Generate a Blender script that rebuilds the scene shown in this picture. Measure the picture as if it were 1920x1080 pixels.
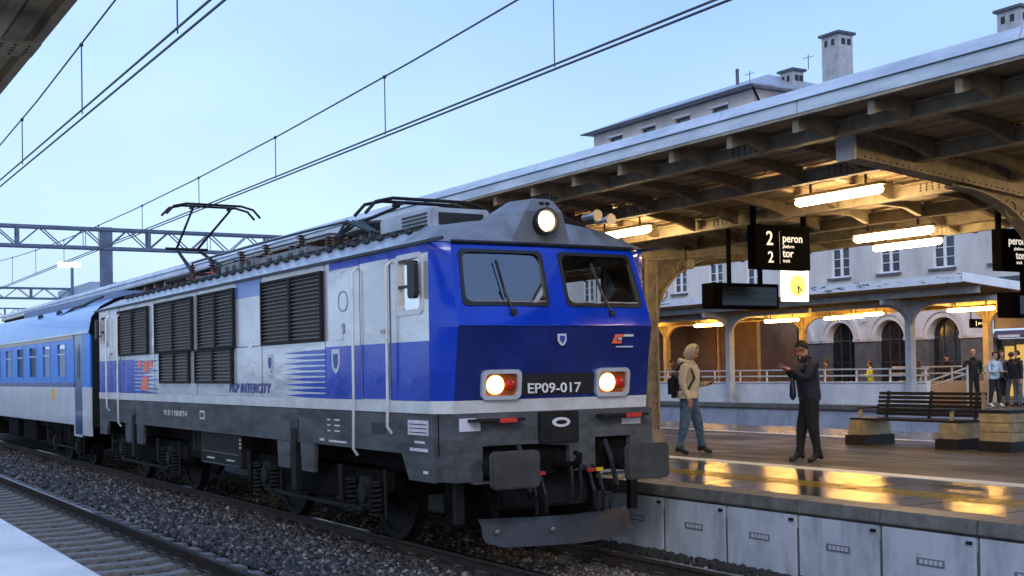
import bpy, bmesh, math, random
from math import radians as R, sin, cos, pi
from mathutils import Vector, Matrix, Euler, noise
import numpy as np
random.seed(7)
for o in list(bpy.data.objects): bpy.data.objects.remove(o)
SC = bpy.context.scene
COL = SC.collection

# ------------------------------------------------------------------ camera
PHI = R(31.3966)
cam = bpy.data.cameras.new('camera'); camo = bpy.data.objects.new('camera', cam); COL.objects.link(camo)
SC.camera = camo
cam.sensor_width = 36; cam.lens = 36*2300/1920
cam.clip_start = .05; cam.clip_end = 2000
cam.shift_y = 112.59/1920
p_ = R(1.0); r_ = math.atan(.018)
fw = Vector((sin(PHI)*cos(p_), cos(PHI)*cos(p_), sin(p_)))
rt = Vector((cos(PHI), -sin(PHI), 0)); up = rt.cross(fw)
rt2 = rt*cos(r_)-up*sin(r_); up2 = up*cos(r_)+rt*sin(r_)
M = Matrix((rt2, up2, -fw)).transposed().to_4x4(); M.translation = Vector((0, 0, 2.13))
camo.matrix_world = M

# ------------------------------------------------------------------ world, sun, exposure
W = bpy.data.worlds.new('World'); SC.world = W; W.use_nodes = True
nt = W.node_tree; nt.nodes.clear()
out = nt.nodes.new('ShaderNodeOutputWorld')
sky = nt.nodes.new('ShaderNodeTexSky'); sky.sky_type = 'NISHITA'; sky.sun_disc = False
sky.sun_elevation = R(9); sky.sun_rotation = R(215); sky.air_density = 1.3; sky.dust_density = 2.0; sky.ozone_density = 2.5
bg1 = nt.nodes.new('ShaderNodeBackground'); bg1.inputs[1].default_value = .05
nt.links.new(sky.outputs[0], bg1.inputs[0])
# thin overcast veil over the sky: pale near the horizon, bluer above, faintly mottled
tc = nt.nodes.new('ShaderNodeTexCoord'); sep = nt.nodes.new('ShaderNodeSeparateXYZ')
nt.links.new(tc.outputs['Generated'], sep.inputs[0])
rampw = nt.nodes.new('ShaderNodeValToRGB')
rampw.color_ramp.elements[0].position = .0; rampw.color_ramp.elements[0].color = (.47, .66, .93, 1)
rampw.color_ramp.elements[1].position = .55; rampw.color_ramp.elements[1].color = (.26, .42, .84, 1)
e = rampw.color_ramp.elements.new(.22); e.color = (.37, .545, .90, 1)
nz = nt.nodes.new('ShaderNodeTexNoise'); nz.inputs['Scale'].default_value = 2.2; nz.inputs['Detail'].default_value = 5
nz.inputs['Roughness'].default_value = .45
mpw = nt.nodes.new('ShaderNodeMapping'); mpw.inputs['Scale'].default_value = (1, 1, 2.5)
nt.links.new(tc.outputs['Generated'], mpw.inputs[0]); nt.links.new(mpw.outputs[0], nz.inputs['Vector'])
addw = nt.nodes.new('ShaderNodeMath'); addw.operation = 'MULTIPLY_ADD'
nt.links.new(nz.outputs[0], addw.inputs[0]); addw.inputs[1].default_value = -.95
dotw = nt.nodes.new('ShaderNodeVectorMath'); dotw.operation = 'DOT_PRODUCT'; dotw.inputs[1].default_value = (.16, -.10, 1.0)
nt.links.new(tc.outputs['Generated'], dotw.inputs[0]); nt.links.new(dotw.outputs['Value'], addw.inputs[2])
add2 = nt.nodes.new('ShaderNodeMath'); add2.operation = 'ADD'; add2.inputs[1].default_value = .46
nt.links.new(addw.outputs[0], add2.inputs[0]); nt.links.new(add2.outputs[0], rampw.inputs[0])
bg2 = nt.nodes.new('ShaderNodeBackground'); bg2.inputs[1].default_value = 1.24
nt.links.new(rampw.outputs[0], bg2.inputs[0])
ads = nt.nodes.new('ShaderNodeAddShader')
nt.links.new(bg1.outputs[0], ads.inputs[0]); nt.links.new(bg2.outputs[0], ads.inputs[1]); nt.links.new(ads.outputs[0], out.inputs[0])
sun = bpy.data.lights.new('sun', 'SUN'); suno = bpy.data.objects.new('sun', sun); COL.objects.link(suno)
sun.energy = 1.25; sun.angle = R(20); sun.color = (1, .95, .88)
suno.rotation_euler = Euler((R(58), 0, R(-35)))
SC.view_settings.view_transform = 'Standard'; SC.view_settings.look = 'None'
SC.view_settings.exposure = 0; SC.view_settings.gamma = 1; SC.view_settings.use_curve_mapping = False
SC.render.engine = 'CYCLES'
SC.cycles.max_bounces = 6; SC.cycles.diffuse_bounces = 3; SC.cycles.glossy_bounces = 3
SC.cycles.transmission_bounces = 3; SC.cycles.transparent_max_bounces = 10
SC.cycles.sample_clamp_indirect = 6; SC.cycles.caustics_reflective = False; SC.cycles.caustics_refractive = False

# ------------------------------------------------------------------ materials
MT = {}
def mat(name, col, rough=.6, metal=0., var=.15, vscale=4., bump=.0, bscale=30., coat=0., col2=None, spec=.5,
        rvar=0., rscale=3., stretch=None, thr=(.35, .65)):
    if name in MT: return MT[name]
    m = bpy.data.materials.new(name); m.use_nodes = True; n = m.node_tree; b = n.nodes['Principled BSDF']
    tcn = n.nodes.new('ShaderNodeTexCoord'); mp = n.nodes.new('ShaderNodeMapping')
    n.links.new(tcn.outputs['Object'], mp.inputs[0])
    if stretch: mp.inputs['Scale'].default_value = stretch
    a = n.nodes.new('ShaderNodeTexNoise'); a.inputs['Scale'].default_value = vscale; a.inputs['Detail'].default_value = 6
    a.inputs['Roughness'].default_value = .65
    n.links.new(mp.outputs[0], a.inputs['Vector'])
    rp = n.nodes.new('ShaderNodeValToRGB'); n.links.new(a.outputs[0], rp.inputs[0])
    rp.color_ramp.elements[0].position = thr[0]; rp.color_ramp.elements[1].position = thr[1]
    if col2 is None: c2 = [min(1, c*(1+var)) for c in col]; c1 = [c*(1-var) for c in col]
    else: c1 = col; c2 = col2
    rp.color_ramp.elements[0].color = (*c1, 1); rp.color_ramp.elements[1].color = (*c2, 1)
    n.links.new(rp.outputs[0], b.inputs['Base Color'])
    b.inputs['Roughness'].default_value = rough; b.inputs['Metallic'].default_value = metal
    b.inputs['Specular IOR Level'].default_value = spec; b.inputs['Coat Weight'].default_value = coat
    b.inputs['Coat Roughness'].default_value = .08
    if rvar:
        a2 = n.nodes.new('ShaderNodeTexNoise'); a2.inputs['Scale'].default_value = rscale; a2.inputs['Detail'].default_value = 4
        n.links.new(mp.outputs[0], a2.inputs['Vector'])
        mr = n.nodes.new('ShaderNodeMapRange'); mr.inputs[1].default_value = .35; mr.inputs[2].default_value = .65
        mr.inputs[3].default_value = max(.02, rough-rvar); mr.inputs[4].default_value = min(1, rough+rvar)
        n.links.new(a2.outputs[0], mr.inputs[0]); n.links.new(mr.outputs[0], b.inputs['Roughness'])
    if bump:
        a3 = n.nodes.new('ShaderNodeTexNoise'); a3.inputs['Scale'].default_value = bscale; a3.inputs['Detail'].default_value = 4
        n.links.new(mp.outputs[0], a3.inputs['Vector'])
        bp = n.nodes.new('ShaderNodeBump'); bp.inputs['Strength'].default_value = bump; bp.inputs['Distance'].default_value = .02
        n.links.new(a3.outputs[0], bp.inputs['Height']); n.links.new(bp.outputs[0], b.inputs['Normal'])
    MT[name] = m; return m
def emit(name, col, s):
    if name in MT: return MT[name]
    m = bpy.data.materials.new(name); m.use_nodes = True; n = m.node_tree
    b = n.nodes['Principled BSDF']; b.inputs['Base Color'].default_value = (.8, .8, .8, 1)
    b.inputs['Emission Color'].default_value = (*col, 1); b.inputs['Emission Strength'].default_value = s
    MT[name] = m; return m
def glass(name, tint, refl=.06, rough=.02):
    m = bpy.data.materials.new(name); m.use_nodes = True; n = m.node_tree; n.nodes.clear()
    o = n.nodes.new('ShaderNodeOutputMaterial'); t = n.nodes.new('ShaderNodeBsdfTransparent'); t.inputs[0].default_value = (*tint, 1)
    g = n.nodes.new('ShaderNodeBsdfGlossy'); g.inputs['Roughness'].default_value = rough
    lw = n.nodes.new('ShaderNodeFresnel'); lw.inputs[0].default_value = 1.5+refl*5
    mx = n.nodes.new('ShaderNodeMixShader'); n.links.new(lw.outputs[0], mx.inputs[0])
    n.links.new(t.outputs[0], mx.inputs[1]); n.links.new(g.outputs[0], mx.inputs[2]); n.links.new(mx.outputs[0], o.inputs[0])
    MT[name] = m; return m

silver = mat('silver_paint', (.66, .68, .72), .22, .45, .07, .9, coat=.3, rvar=.06, rscale=1.5, stretch=(1, .6, 1), bump=1.0, bscale=1.6)
blue = mat('blue_paint', (.004, .042, .46), .2, 0, .15, 1.6, coat=.35, spec=.3, bump=.6, bscale=1.8, rvar=.08, rscale=3)
blued = mat('shaded_blue_paint', (.003, .015, .145), .25, 0, .2, 2.0, coat=.3, rvar=.1, rscale=3, bump=.4, bscale=2.2)  # blue_paint darkened: shade on the lower nose face put into the colour
bandm = mat('pale_grey_band', (.62, .64, .66), .35, .1, .15, 3, coat=.2)
skirtm = mat('charcoal_paint', (.078, .082, .092), .55, 0, .4, 3, coat=0, spec=.25, stretch=(1, .5, 2), bump=.05)
roofm = mat('loco_roof_paint', (.34, .39, .46), .38, .1, .2, 2.5, coat=.2)
browm = mat('loco_brow_paint', (.16, .18, .21), .4, .1, .2, 3)
blackm = mat('black_rubber', (.012, .012, .014), .45, 0, .3, 6)
under = mat('grimy_underframe', (.007, .0068, .0068), .8, 0, .5, 7, bump=.3, bscale=14, spec=.08)
undg = mat('grimy_grey_steel', (.013, .013, .014), .6, 0, .4, 6, bump=.2, spec=.2)
wheelm = mat('wheel_steel', (.012, .011, .011), .6, 0, .4, 8, spec=.2)
steel = mat('worn_steel', (.35, .34, .33), .28, .9, .2, 8)
railtop = mat('polished_rail', (.55, .55, .57), .18, 1, .08, 12)
railm = mat('rusty_rail', (.05, .034, .026), .7, .3, .35, 12)
conc = mat('sleeper_concrete', (.27, .25, .225), .75, 0, .3, 9, bump=.3, bscale=40)
sleepw = mat('dark_sleeper', (.10, .095, .09), .75, 0, .4, 9, bump=.3, bscale=40)
clipm = mat('clip_steel', (.15, .14, .13), .5, .5, .3, 12)
louvm = mat('louvre_metal', (.19, .175, .165), .5, .1, .3, 6, spec=.3)
stonem = mat('ballast_stone', (.055, .052, .055), .55, 0, .4, 9, col2=(.30, .28, .29), bump=.4, bscale=60, thr=(.3, .75))
dirt = mat('ballast_bed', (.028, .026, .026), .9, 0, .4, 20, bump=.6, bscale=40)
groundm = mat('ground_earth', (.06, .055, .05), .9, 0, .3, .5, bump=.3, bscale=5)
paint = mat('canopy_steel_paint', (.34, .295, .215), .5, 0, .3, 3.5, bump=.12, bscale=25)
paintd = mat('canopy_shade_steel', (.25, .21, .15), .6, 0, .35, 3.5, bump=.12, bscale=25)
plankm = mat('canopy_plank', (.40, .31, .205), .7, 0, .35, 5, stretch=(6, .3, 6), bump=.2, bscale=18)
fasc = mat('zinc_fascia', (.42, .50, .60), .4, .2, .2, 2.2, bump=.12, col2=(.66, .74, .84), stretch=(1, .5, 3))
fascw = mat('white_fascia', (.68, .72, .8), .45, 0, .2, 2, col2=(.8, .84, .9))
ribm = mat('rivet_steel', (.10, .085, .06), .5, .1, .2, 10)
asphalt = mat('damp_paving', (.055, .047, .034), .55, 0, .3, 1.3, bump=.35, bscale=60, rvar=.2, rscale=.9, col2=(.12, .10, .07), spec=.35, stretch=(1.6, .6, 1))
wet = mat('wet_edge_paving', (.045, .04, .034), .09, 0, .3, 6, bump=.13, bscale=24, rvar=.07, rscale=5, spec=.9, col2=(.10, .085, .065))
tact = mat('yellow_tactile', (.30, .20, .03), .14, 0, .4, 6, bump=.1, bscale=30, spec=.8)
whitel = mat('white_line_paint', (.72, .72, .68), .4, 0, .12, 5)
wallp = mat('platform_wall_panel', (.22, .25, .31), .6, 0, .14, 1.5, bump=.15, bscale=12, col2=(.43, .47, .55), stretch=(1, 2.2, .7), thr=(.28, .56))
copm = mat('coping_concrete', (.11, .108, .10), .5, 0, .35, 5, bump=.25, bscale=30)
copd = mat('joint_dark', (.09, .095, .11), .7)
slab = mat('pale_platform_slab', (.60, .63, .67), .28, 0, .08, 1.1, bump=.15, bscale=40, rvar=.15, rscale=1.5, col2=(.90, .91, .93))
whitewall = mat('white_plaster', (.46, .49, .56), .7, 0, .12, .9, bump=.1, bscale=14, col2=(.66, .69, .76), stretch=(1, 1, .6))
pinkwall = mat('station_plaster', (.46, .44, .45), .7, 0, .1, .5, bump=.15, bscale=8, col2=(.66, .63, .62), stretch=(1, 1.4, .5), thr=(.3, .6))
greyst = mat('grey_stone_pier', (.10, .10, .11), .6, 0, .25, 2, bump=.2, bscale=8)
moldm = mat('pale_moulding', (.60, .57, .58), .6, 0, .1, 3)
archd = mat('dark_arch_glazing', (.018, .018, .022), .12, 0, .4, 2)
slatem = mat('slate_roof', (.07, .08, .10), .5, 0, .3, 3, bump=.2, bscale=12)
tinr = mat('tin_roof', (.28, .32, .38), .4, .3, .2, 2)
chim = mat('chimney_render', (.36, .38, .42), .7, 0, .2, 2.5, bump=.15, bscale=8)
brownp = mat('brown_kiosk_panel', (.16, .10, .065), .5, 0, .2, 2)
postb = mat('blue_grey_post', (.33, .37, .43), .5, 0, .2, 3)
postc = mat('cream_post', (.50, .42, .28), .5, 0, .2, 3)
signk = mat('black_sign', (.004, .004, .005), .9, 0, .2, 4, spec=.03)
signw = emit('sign_letter_white', (1, .93, .75), .75)
frontnum = mat('number_white', (.7, .7, .7), .5)
lampm = emit('tube_lamp_glow', (1, .66, .30), 58)
lamp1 = emit('orange_tube_glow', (1, .50, .10), 95)
hl = emit('headlight_glow', (1, .60, .16), 4.2)
hlt = emit('top_headlight_glow', (1, .72, .36), 2.7)
hlo = emit('headlight_halo_reflector', (1, .38, .06), 1.5)
redl = mat('red_lens', (.45, .02, .01), .2)
redp = mat('red_paint', (.5, .03, .02), .4)
redlogo = mat('red_logo_paint', (.85, .14, .05), .35)
dkblue = mat('dark_blue_print', (.02, .05, .30), .35)
yellowp = mat('yellow_paint', (.7, .45, .03), .4)
whitep = mat('white_label', (.62, .63, .68), .45)
cream = mat('stone_cream', (.42, .36, .24), .65, 0, .25, 6, bump=.15, bscale=30)
stonedk = mat('plinth_black', (.02, .02, .02), .6)
bench = mat('dark_bench_slat', (.018, .016, .014), .4, 0, .3, 8, coat=.2)
cblue = mat('coach_light_blue', (.015, .20, .78), .3, 0, .1, 1.2, coat=.15, spec=.3)
cnavy = mat('coach_navy', (.012, .05, .20), .25, 0, .1, 2, coat=.5)
cwhite = mat('coach_white', (.60, .66, .74), .28, 0, .1, 1.5, coat=.4)
croof = mat('coach_roof', (.14, .36, .80), .3, .1, .12, 1.5, coat=.3)
truss = mat('portal_steel', (.10, .14, .22), .6, .2, .2, 3)
wirem = mat('wire_copper', (.06, .07, .09), .5, .4, .2, 3)
insul = mat('brown_insulator', (.07, .035, .03), .25)
skin_ = mat('skin', (.50, .26, .18), .55, 0, .06, 10)
hair = mat('dark_hair', (.015, .011, .009), .6, 0, .3, 30)
shoe = mat('black_shoe', (.012, .012, .013), .5)
shoew = mat('white_sole', (.6, .6, .58), .5)
jeans = mat('blue_jeans', (.03, .07, .14), .8, 0, .5, 9, bump=.2, bscale=60, col2=(.10, .19, .30))
hoodm = mat('beige_hoodie', (.62, .57, .45), .85, 0, .12, 5, bump=.35, bscale=16)
black_c = mat('black_cloth', (.010, .011, .014), .8, 0, .3, 6, bump=.3, bscale=18)
navy_c = mat('navy_cloth', (.012, .018, .045), .7, 0, .3, 6, bump=.35, bscale=14)
grey_c = mat('grey_cloth', (.10, .11, .13), .8, 0, .3, 6, bump=.3, bscale=18)
pale_c = mat('pale_blue_patterned_cloth', (.20, .35, .50), .8, 0, .3, 14, col2=(.60, .66, .72))
tan_c = mat('tan_cloth', (.42, .30, .20), .8, 0, .2, 6, bump=.2, bscale=20)
yel_c = mat('lime_cloth', (.55, .62, .05), .7, 0, .2, 6)
bagm = mat('black_bag', (.012, .012, .014), .55, 0, .3, 9, bump=.2)
phonem = mat('phone_black', (.01, .01, .012), .15)
gl_front = glass('windscreen_glass', (.80, .84, .84), .32, .03)
gl_side = glass('cab_side_glass', (.5, .52, .52), .05)
gl_coach = glass('coach_window_glass', (.40, .47, .52), .10)
gl_bldg = mat('building_pane', (.03, .04, .06), .08, 0, .3, 3, spec=.7)

# ------------------------------------------------------------------ helpers
class MB:
    def __init__(s): s.v = []; s.f = []; s.m = []; s.cur = 0
    def add(s, vs, fs):
        n = len(s.v); s.v += [tuple(v) for v in vs]; s.f += [tuple(i+n for i in f) for f in fs]; s.m += [s.cur]*len(fs); return s
    def box(s, x0, x1, y0, y1, z0, z1):
        return s.add([(x0, y0, z0), (x1, y0, z0), (x1, y1, z0), (x0, y1, z0), (x0, y0, z1), (x1, y0, z1), (x1, y1, z1), (x0, y1, z1)],
                     [(0, 3, 2, 1), (4, 5, 6, 7), (0, 1, 5, 4), (1, 2, 6, 5), (2, 3, 7, 6), (3, 0, 4, 7)])
    def prism(s, poly, axis, a, b):
        """poly: 2D points in the plane normal to axis; extruded a..b."""
        n = len(poly)
        def P(p, t):
            return (t, p[0], p[1]) if axis == 'x' else (p[0], t, p[1]) if axis == 'y' else (p[0], p[1], t)
        vs = [P(p, a) for p in poly]+[P(p, b) for p in poly]
        fs = [tuple(range(n))[::-1], tuple(range(n, 2*n))]+[(i, (i+1) % n, n+(i+1) % n, n+i) for i in range(n)]
        return s.add(vs, fs)
    def bar(s, a, b, w, h=None, upv=(0, 0, 1)):
        a = Vector(a); b = Vector(b); d = (b-a).normalized(); h = h or w; u = Vector(upv)
        if abs(d.dot(u)) > .98: u = Vector((0, 1, 0))
        x = d.cross(u).normalized()*w/2; y = x.cross(d).normalized()*h/2
        vs = [p+q for p in (a, b) for q in (-x-y, x-y, x+y, -x+y)]
        return s.add(vs, [(0, 1, 2, 3), (7, 6, 5, 4), (0, 4, 5, 1), (1, 5, 6, 2), (2, 6, 7, 3), (3, 7, 4, 0)])
    def tube(s, pts, r, n=8, caps=True):
        pts = [Vector(p) for p in pts]; rs = r if isinstance(r, (list, tuple)) else [r]*len(pts)
        vs = []; fs = []; x = None
        for i, p in enumerate(pts):
            d = (pts[min(i+1, len(pts)-1)]-pts[max(i-1, 0)]).normalized()
            if x is None:
                u = Vector((0, 0, 1)) if abs(d.z) < .9 else Vector((1, 0, 0)); x = d.cross(u).normalized()
            else: x = (x-d*x.dot(d)).normalized()
            y = d.cross(x)
            vs += [p+(x*cos(2*pi*k/n)+y*sin(2*pi*k/n))*rs[i] for k in range(n)]
        for i in range(len(pts)-1):
            fs += [(i*n+k, i*n+(k+1) % n, (i+1)*n+(k+1) % n, (i+1)*n+k) for k in range(n)]
        if caps: fs += [tuple(range(n))[::-1], tuple((len(pts)-1)*n+k for k in range(n))]
        return s.add(vs, fs)
    def cyl(s, c, axis, r, h, n=20):
        c = Vector(c); d = {'x': Vector((1, 0, 0)), 'y': Vector((0, 1, 0)), 'z': Vector((0, 0, 1))}[axis]
        return s.tube([c-d*h/2, c+d*h/2], r, n)
    def lathe(s, c, axis, prof, n=20):
        """prof: (r, t) along axis from centre c."""
        c = Vector(c); d = {'x': Vector((1, 0, 0)), 'y': Vector((0, 1, 0)), 'z': Vector((0, 0, 1))}[axis]
        u = Vector((0, 0, 1)) if axis != 'z' else Vector((1, 0, 0)); w = d.cross(u)
        vs = []; fs = []
        for r, t in prof: vs += [c+d*t+(u*cos(2*pi*k/n)+w*sin(2*pi*k/n))*max(r, 1e-4) for k in range(n)]
        for i in range(len(prof)-1): fs += [(i*n+k, i*n+(k+1) % n, (i+1)*n+(k+1) % n, (i+1)*n+k) for k in range(n)]
        fs += [tuple(range(n))[::-1], tuple((len(prof)-1)*n+k for k in range(n))]
        return s.add(vs, fs)
    def ell(s, c, rx, ry, rz, n=14, m=9):
        vs = []; fs = []
        for i in range(m+1):
            t = pi*i/m
            for k in range(n): vs.append((c[0]+rx*sin(t)*cos(2*pi*k/n), c[1]+ry*sin(t)*sin(2*pi*k/n), c[2]+rz*cos(t)))
        for i in range(m): fs += [(i*n+k, (i+1)*n+k, (i+1)*n+(k+1) % n, i*n+(k+1) % n) for k in range(n)]
        return s.add(vs, fs)
    def mesh(s, name, mats, bevel=0., smooth=False):
        me = bpy.data.meshes.new(name); me.from_pydata(s.v, [], s.f)
        for mm in (mats if isinstance(mats, (list, tuple)) else [mats]): me.materials.append(mm)
        if max(s.m, default=0): me.polygons.foreach_set('material_index', s.m)
        bm = bmesh.new(); bm.from_mesh(me)
        bmesh.ops.remove_doubles(bm, verts=bm.verts, dist=1e-5)
        if bevel:
            es = [e for e in bm.edges if len(e.link_faces) == 2 and e.calc_face_angle(0) > .5]
            bmesh.ops.bevel(bm, geom=es, offset=bevel, segments=2, affect='EDGES', clamp_overlap=True)
        bmesh.ops.recalc_face_normals(bm, faces=bm.faces)
        bm.to_mesh(me); bm.free()
        if smooth: 
            me.polygons.foreach_set('use_smooth', [True]*len(me.polygons))
            try: me.set_sharp_from_angle(angle=R(40))
            except Exception: pass
        return me
    def build(s, name, mats, parent=None, bevel=0., smooth=False, loc=None):
        return link(name, s.mesh(name, mats, bevel, smooth), parent, loc)
def link(name, me, parent=None, loc=None, rot=None):
    o = bpy.data.objects.new(name, me); COL.objects.link(o)
    if parent: o.parent = parent
    if loc: o.location = loc
    if rot: o.rotation_euler = rot
    return o
def tag(o, label=None, cat=None, group=None, kind=None):
    if label: o['label'] = label
    if cat: o['category'] = cat
    if group: o['group'] = group
    if kind: o['kind'] = kind
    return o
def empty(name, loc=(0, 0, 0), rz=0):
    o = bpy.data.objects.new(name, None); COL.objects.link(o); o.location = loc; o.rotation_euler = (0, 0, rz); return o
def copy_tree(o, parent=None):
    c = o.copy(); COL.objects.link(c)
    if parent: c.parent = parent
    for ch in [x for x in bpy.data.objects if x.parent == o]: copy_tree(ch, c)
    return c
def box(x0, x1, y0, y1, z0, z1): return MB().box(x0, x1, y0, y1, z0, z1)
def text(s, size, loc, face, m, parent, name, ext=.004, xs=1., shear=0, align='LEFT', parent_name=None):
    cu = bpy.data.curves.new(name, 'FONT'); cu.body = s; cu.size = size; cu.extrude = ext; cu.shear = shear; cu.align_x = align
    cu.resolution_u = 3; cu.offset = size*.012
    o = bpy.data.objects.new(name, cu); COL.objects.link(o)
    dg = bpy.context.evaluated_depsgraph_get(); dg.update()
    me = bpy.data.meshes.new_from_object(o.evaluated_get(dg)); bpy.data.objects.remove(o); bpy.data.curves.remove(cu)
    me.materials.clear(); me.materials.append(m)
    rot = {'-y': (R(90), 0, 0), '-x': (R(90), 0, R(-90))}[face]
    t = link(name, me, parent, loc, rot); t.scale = (xs, 1, 1); return t
def rrect(w, h, r, n=5):
    pts = []
    for cx, cy, a0 in ((w/2-r, h/2-r, 0), (-w/2+r, h/2-r, 90), (-w/2+r, -h/2+r, 180), (w/2-r, -h/2+r, 270)):
        for k in range(n+1):
            a = R(a0+90*k/n); pts.append((cx+r*cos(a), cy+r*sin(a)))
    return pts
def ring(mb, outer, inner, P, d0, d1):
    """picture-frame between two outlines; P(u, v, depth) -> point."""
    n = len(outer)
    vs = [P(*p, d0) for p in outer]+[P(*p, d0) for p in inner]+[P(*p, d1) for p in outer]+[P(*p, d1) for p in inner]
    fs = []
    for i in range(n):
        j = (i+1) % n
        fs += [(i, j, n+j, n+i), (2*n+i, 3*n+i, 3*n+j, 2*n+j), (i, 2*n+i, 2*n+j, j), (n+i, n+j, 3*n+j, 3*n+i)]
    mb.add(vs, fs); return mb

# ------------------------------------------------------------------ setting: ground, ballast
PZ = .69          # platform 2 surface
XC = 7.65         # loco track centre
g = MB(); g.add([(-400, -200, -.42), (500, -200, -.42), (500, 900, -.42), (-400, 900, -.42)], [(0, 1, 2, 3)])
tag(g.build('ground', groundm), kind='structure')

def hgt(x, y):
    h = -.20
    for c in (3.65, XC):
        d = abs(x-c)
        if d < 1.32 and c < 5: h = -.255
    mid = math.exp(-((x-5.7)/.75)**2)*.05
    return h+mid+.018*noise.noise(Vector((x*1.3, y*1.3, 0)))
xs = np.arange(1.9, 9.45, .12); ys = np.concatenate([np.arange(2, 30, .2), np.arange(30, 80, 1.)])
vs = [(x, y, hgt(x, y)) for y in ys for x in xs]; nx = len(xs)
fs = [(j*nx+i, j*nx+i+1, (j+1)*nx+i+1, (j+1)*nx+i) for j in range(len(ys)-1) for i in range(nx-1)]
b = MB(); b.add(vs, fs); tag(b.build('ballast_bed', dirt, smooth=True), kind='structure')
tag(box(20.4, 31.0, 4, 90, -.40, -.2).build('far_trackbed', dirt), kind='structure')

def stones(name, regions, label):
    """crushed stones: every stone a small jittered block, joined into one heap."""
    rng = np.random.default_rng(3)
    P = []; S = []
    for (x0, x1, y0, y1, dens, smin, smax) in regions:
        n = int((x1-x0)*(y1-y0)*dens); px = rng.uniform(x0, x1, n); py = rng.uniform(y0, y1, n)
        pz = np.array([hgt(a, b) for a, b in zip(px, py)])
        P.append(np.stack([px, py, pz+rng.uniform(-.006, .022, n)], 1)); S.append(rng.uniform(smin, smax, n))
    P = np.concatenate(P); S = np.concatenate(S); n = len(P)
    base = np.array([(-1, -1, -1), (1, -1, -1), (1, 1, -1), (-1, 1, -1), (-1, -1, 1), (1, -1, 1), (1, 1, 1), (-1, 1, 1)], float)*.55
    V = base[None]*(1+rng.uniform(-.45, .45, (n, 8, 3)))*np.array([1, .8, .65])
    a = rng.uniform(0, 6.28, (n, 3)); ca, sa = np.cos(a), np.sin(a)
    def rot(V, i, j, c, s):
        A = V[..., i].copy(); B = V[..., j].copy(); V[..., i] = A*c[:, None]-B*s[:, None]; V[..., j] = A*s[:, None]+B*c[:, None]
    rot(V, 0, 1, ca[:, 0], sa[:, 0]); rot(V, 1, 2, ca[:, 1], sa[:, 1]); rot(V, 0, 2, ca[:, 2], sa[:, 2])
    V = V*S[:, None, None]+P[:, None]
    F = np.array([(0, 3, 2, 1), (4, 5, 6, 7), (0, 1, 5, 4), (1, 2, 6, 5), (2, 3, 7, 6), (3, 0, 4, 7)])
    F = (F[None]+(np.arange(n)*8)[:, None, None]).reshape(-1, 4)
    me = bpy.data.meshes.new(name); me.vertices.add(n*8); me.vertices.foreach_set('co', V.reshape(-1))
    me.loops.add(len(F)*4); me.loops.foreach_set('vertex_index', F.reshape(-1)); me.polygons.add(len(F))
    me.polygons.foreach_set('loop_start', np.arange(len(F))*4); me.polygons.foreach_set('loop_total', np.full(len(F), 4))
    me.materials.append(stonem); me.update(); me.validate()
    # every stone gets its own grey from a random attribute
    at = me.attributes.new('tone', 'FLOAT', 'FACE'); at.data.foreach_set('value', np.repeat(rng.uniform(0, 1, n), 6))
    return tag(link(name, me), label, 'ballast', kind='stuff')
n_ = stonem.node_tree; at_ = n_.nodes.new('ShaderNodeAttribute'); at_.attribute_name = 'tone'
rp_ = n_.nodes.new('ShaderNodeValToRGB'); rp_.color_ramp.elements[0].color = (.020, .018, .018, 1); rp_.color_ramp.elements[1].color = (.46, .38, .33, 1)
rp_.color_ramp.elements.new(.55).color = (.09, .078, .07, 1)
rp_.color_ramp.elements.new(.8).color = (.17, .13, .105, 1)
n_.links.new(at_.outputs['Fac'], rp_.inputs[0]); n_.links.new(rp_.outputs[0], n_.nodes['Principled BSDF'].inputs['Base Color'])
stones('track_ballast', [(4.45, 6.95, 6, 16, 560, .026, .070), (4.45, 6.95, 16, 26, 400, .03, .078), (4.45, 6.95, 26, 45, 200, .04, .075),
                         (2.6, 4.35, 6, 20, 330, .025, .048), (2.6, 4.35, 20, 34, 150, .03, .055),
                         (7.0, 9.3, 5, 14, 420, .03, .058), (7.0, 9.3, 14, 34, 120, .035, .065)],
       'grey crushed stone ballast between and beside the rails')

# ------------------------------------------------------------------ railway tracks
rail_prof = [(-.036, 0), (.036, 0), (.036, -.035), (.009, -.05), (.009, -.13), (.07, -.145), (.07, -.158), (-.07, -.158), (-.07, -.145), (-.009, -.13), (-.009, -.05), (-.036, -.035)]
def track(xc, y0, y1, label, vis_sl, sl_mat, group='railway tracks'):
    t = empty('railway_track', (xc, 0, 0)); tag(t, label, 'railway track', group)
    for s in (-.7535, .7535):
        m = MB(); m.prism([(p[0]+s, p[1]) for p in rail_prof], 'y', y0, y1)
        r = m.build('rail', railm, t)
        box(s-.030, s+.030, y0, y1, .0005, .0035).build('running_surface', railtop, r)
    me = MB().prism([(-1.3, -.36), (1.3, -.36), (1.3, -.175), (.95, -.16), (.55, -.16), (.4, -.185), (-.4, -.185), (-.55, -.16), (-.95, -.16), (-1.3, -.175)], 'y', -.13, .13).mesh('sleeper', sl_mat, .012)
    y = vis_sl[0]; cl = MB()
    while y < vis_sl[1]:
        link('sleeper', me, t, (0, y, 0), (0, 0, random.uniform(-.006, .006)))
        for s in (-.7535, .7535):
            for q in (-1, 1):
                cl.box(s+q*.06, s+q*.15, y-.055, y+.055, -.158, -.135)
                cl.tube([(s+q*.05, y-.04, -.12), (s+q*.12, y-.045, -.105), (s+q*.12, y+.045, -.105), (s+q*.05, y+.04, -.12)], .011, 5)
        y += .6
    tag(cl.build('rail_fastening', clipm, t), kind='stuff')
    return t
track(3.65, 2, 200, 'empty railway track in front, its polished rail running beside the pale near platform', (4.2, 48), conc)
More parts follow.
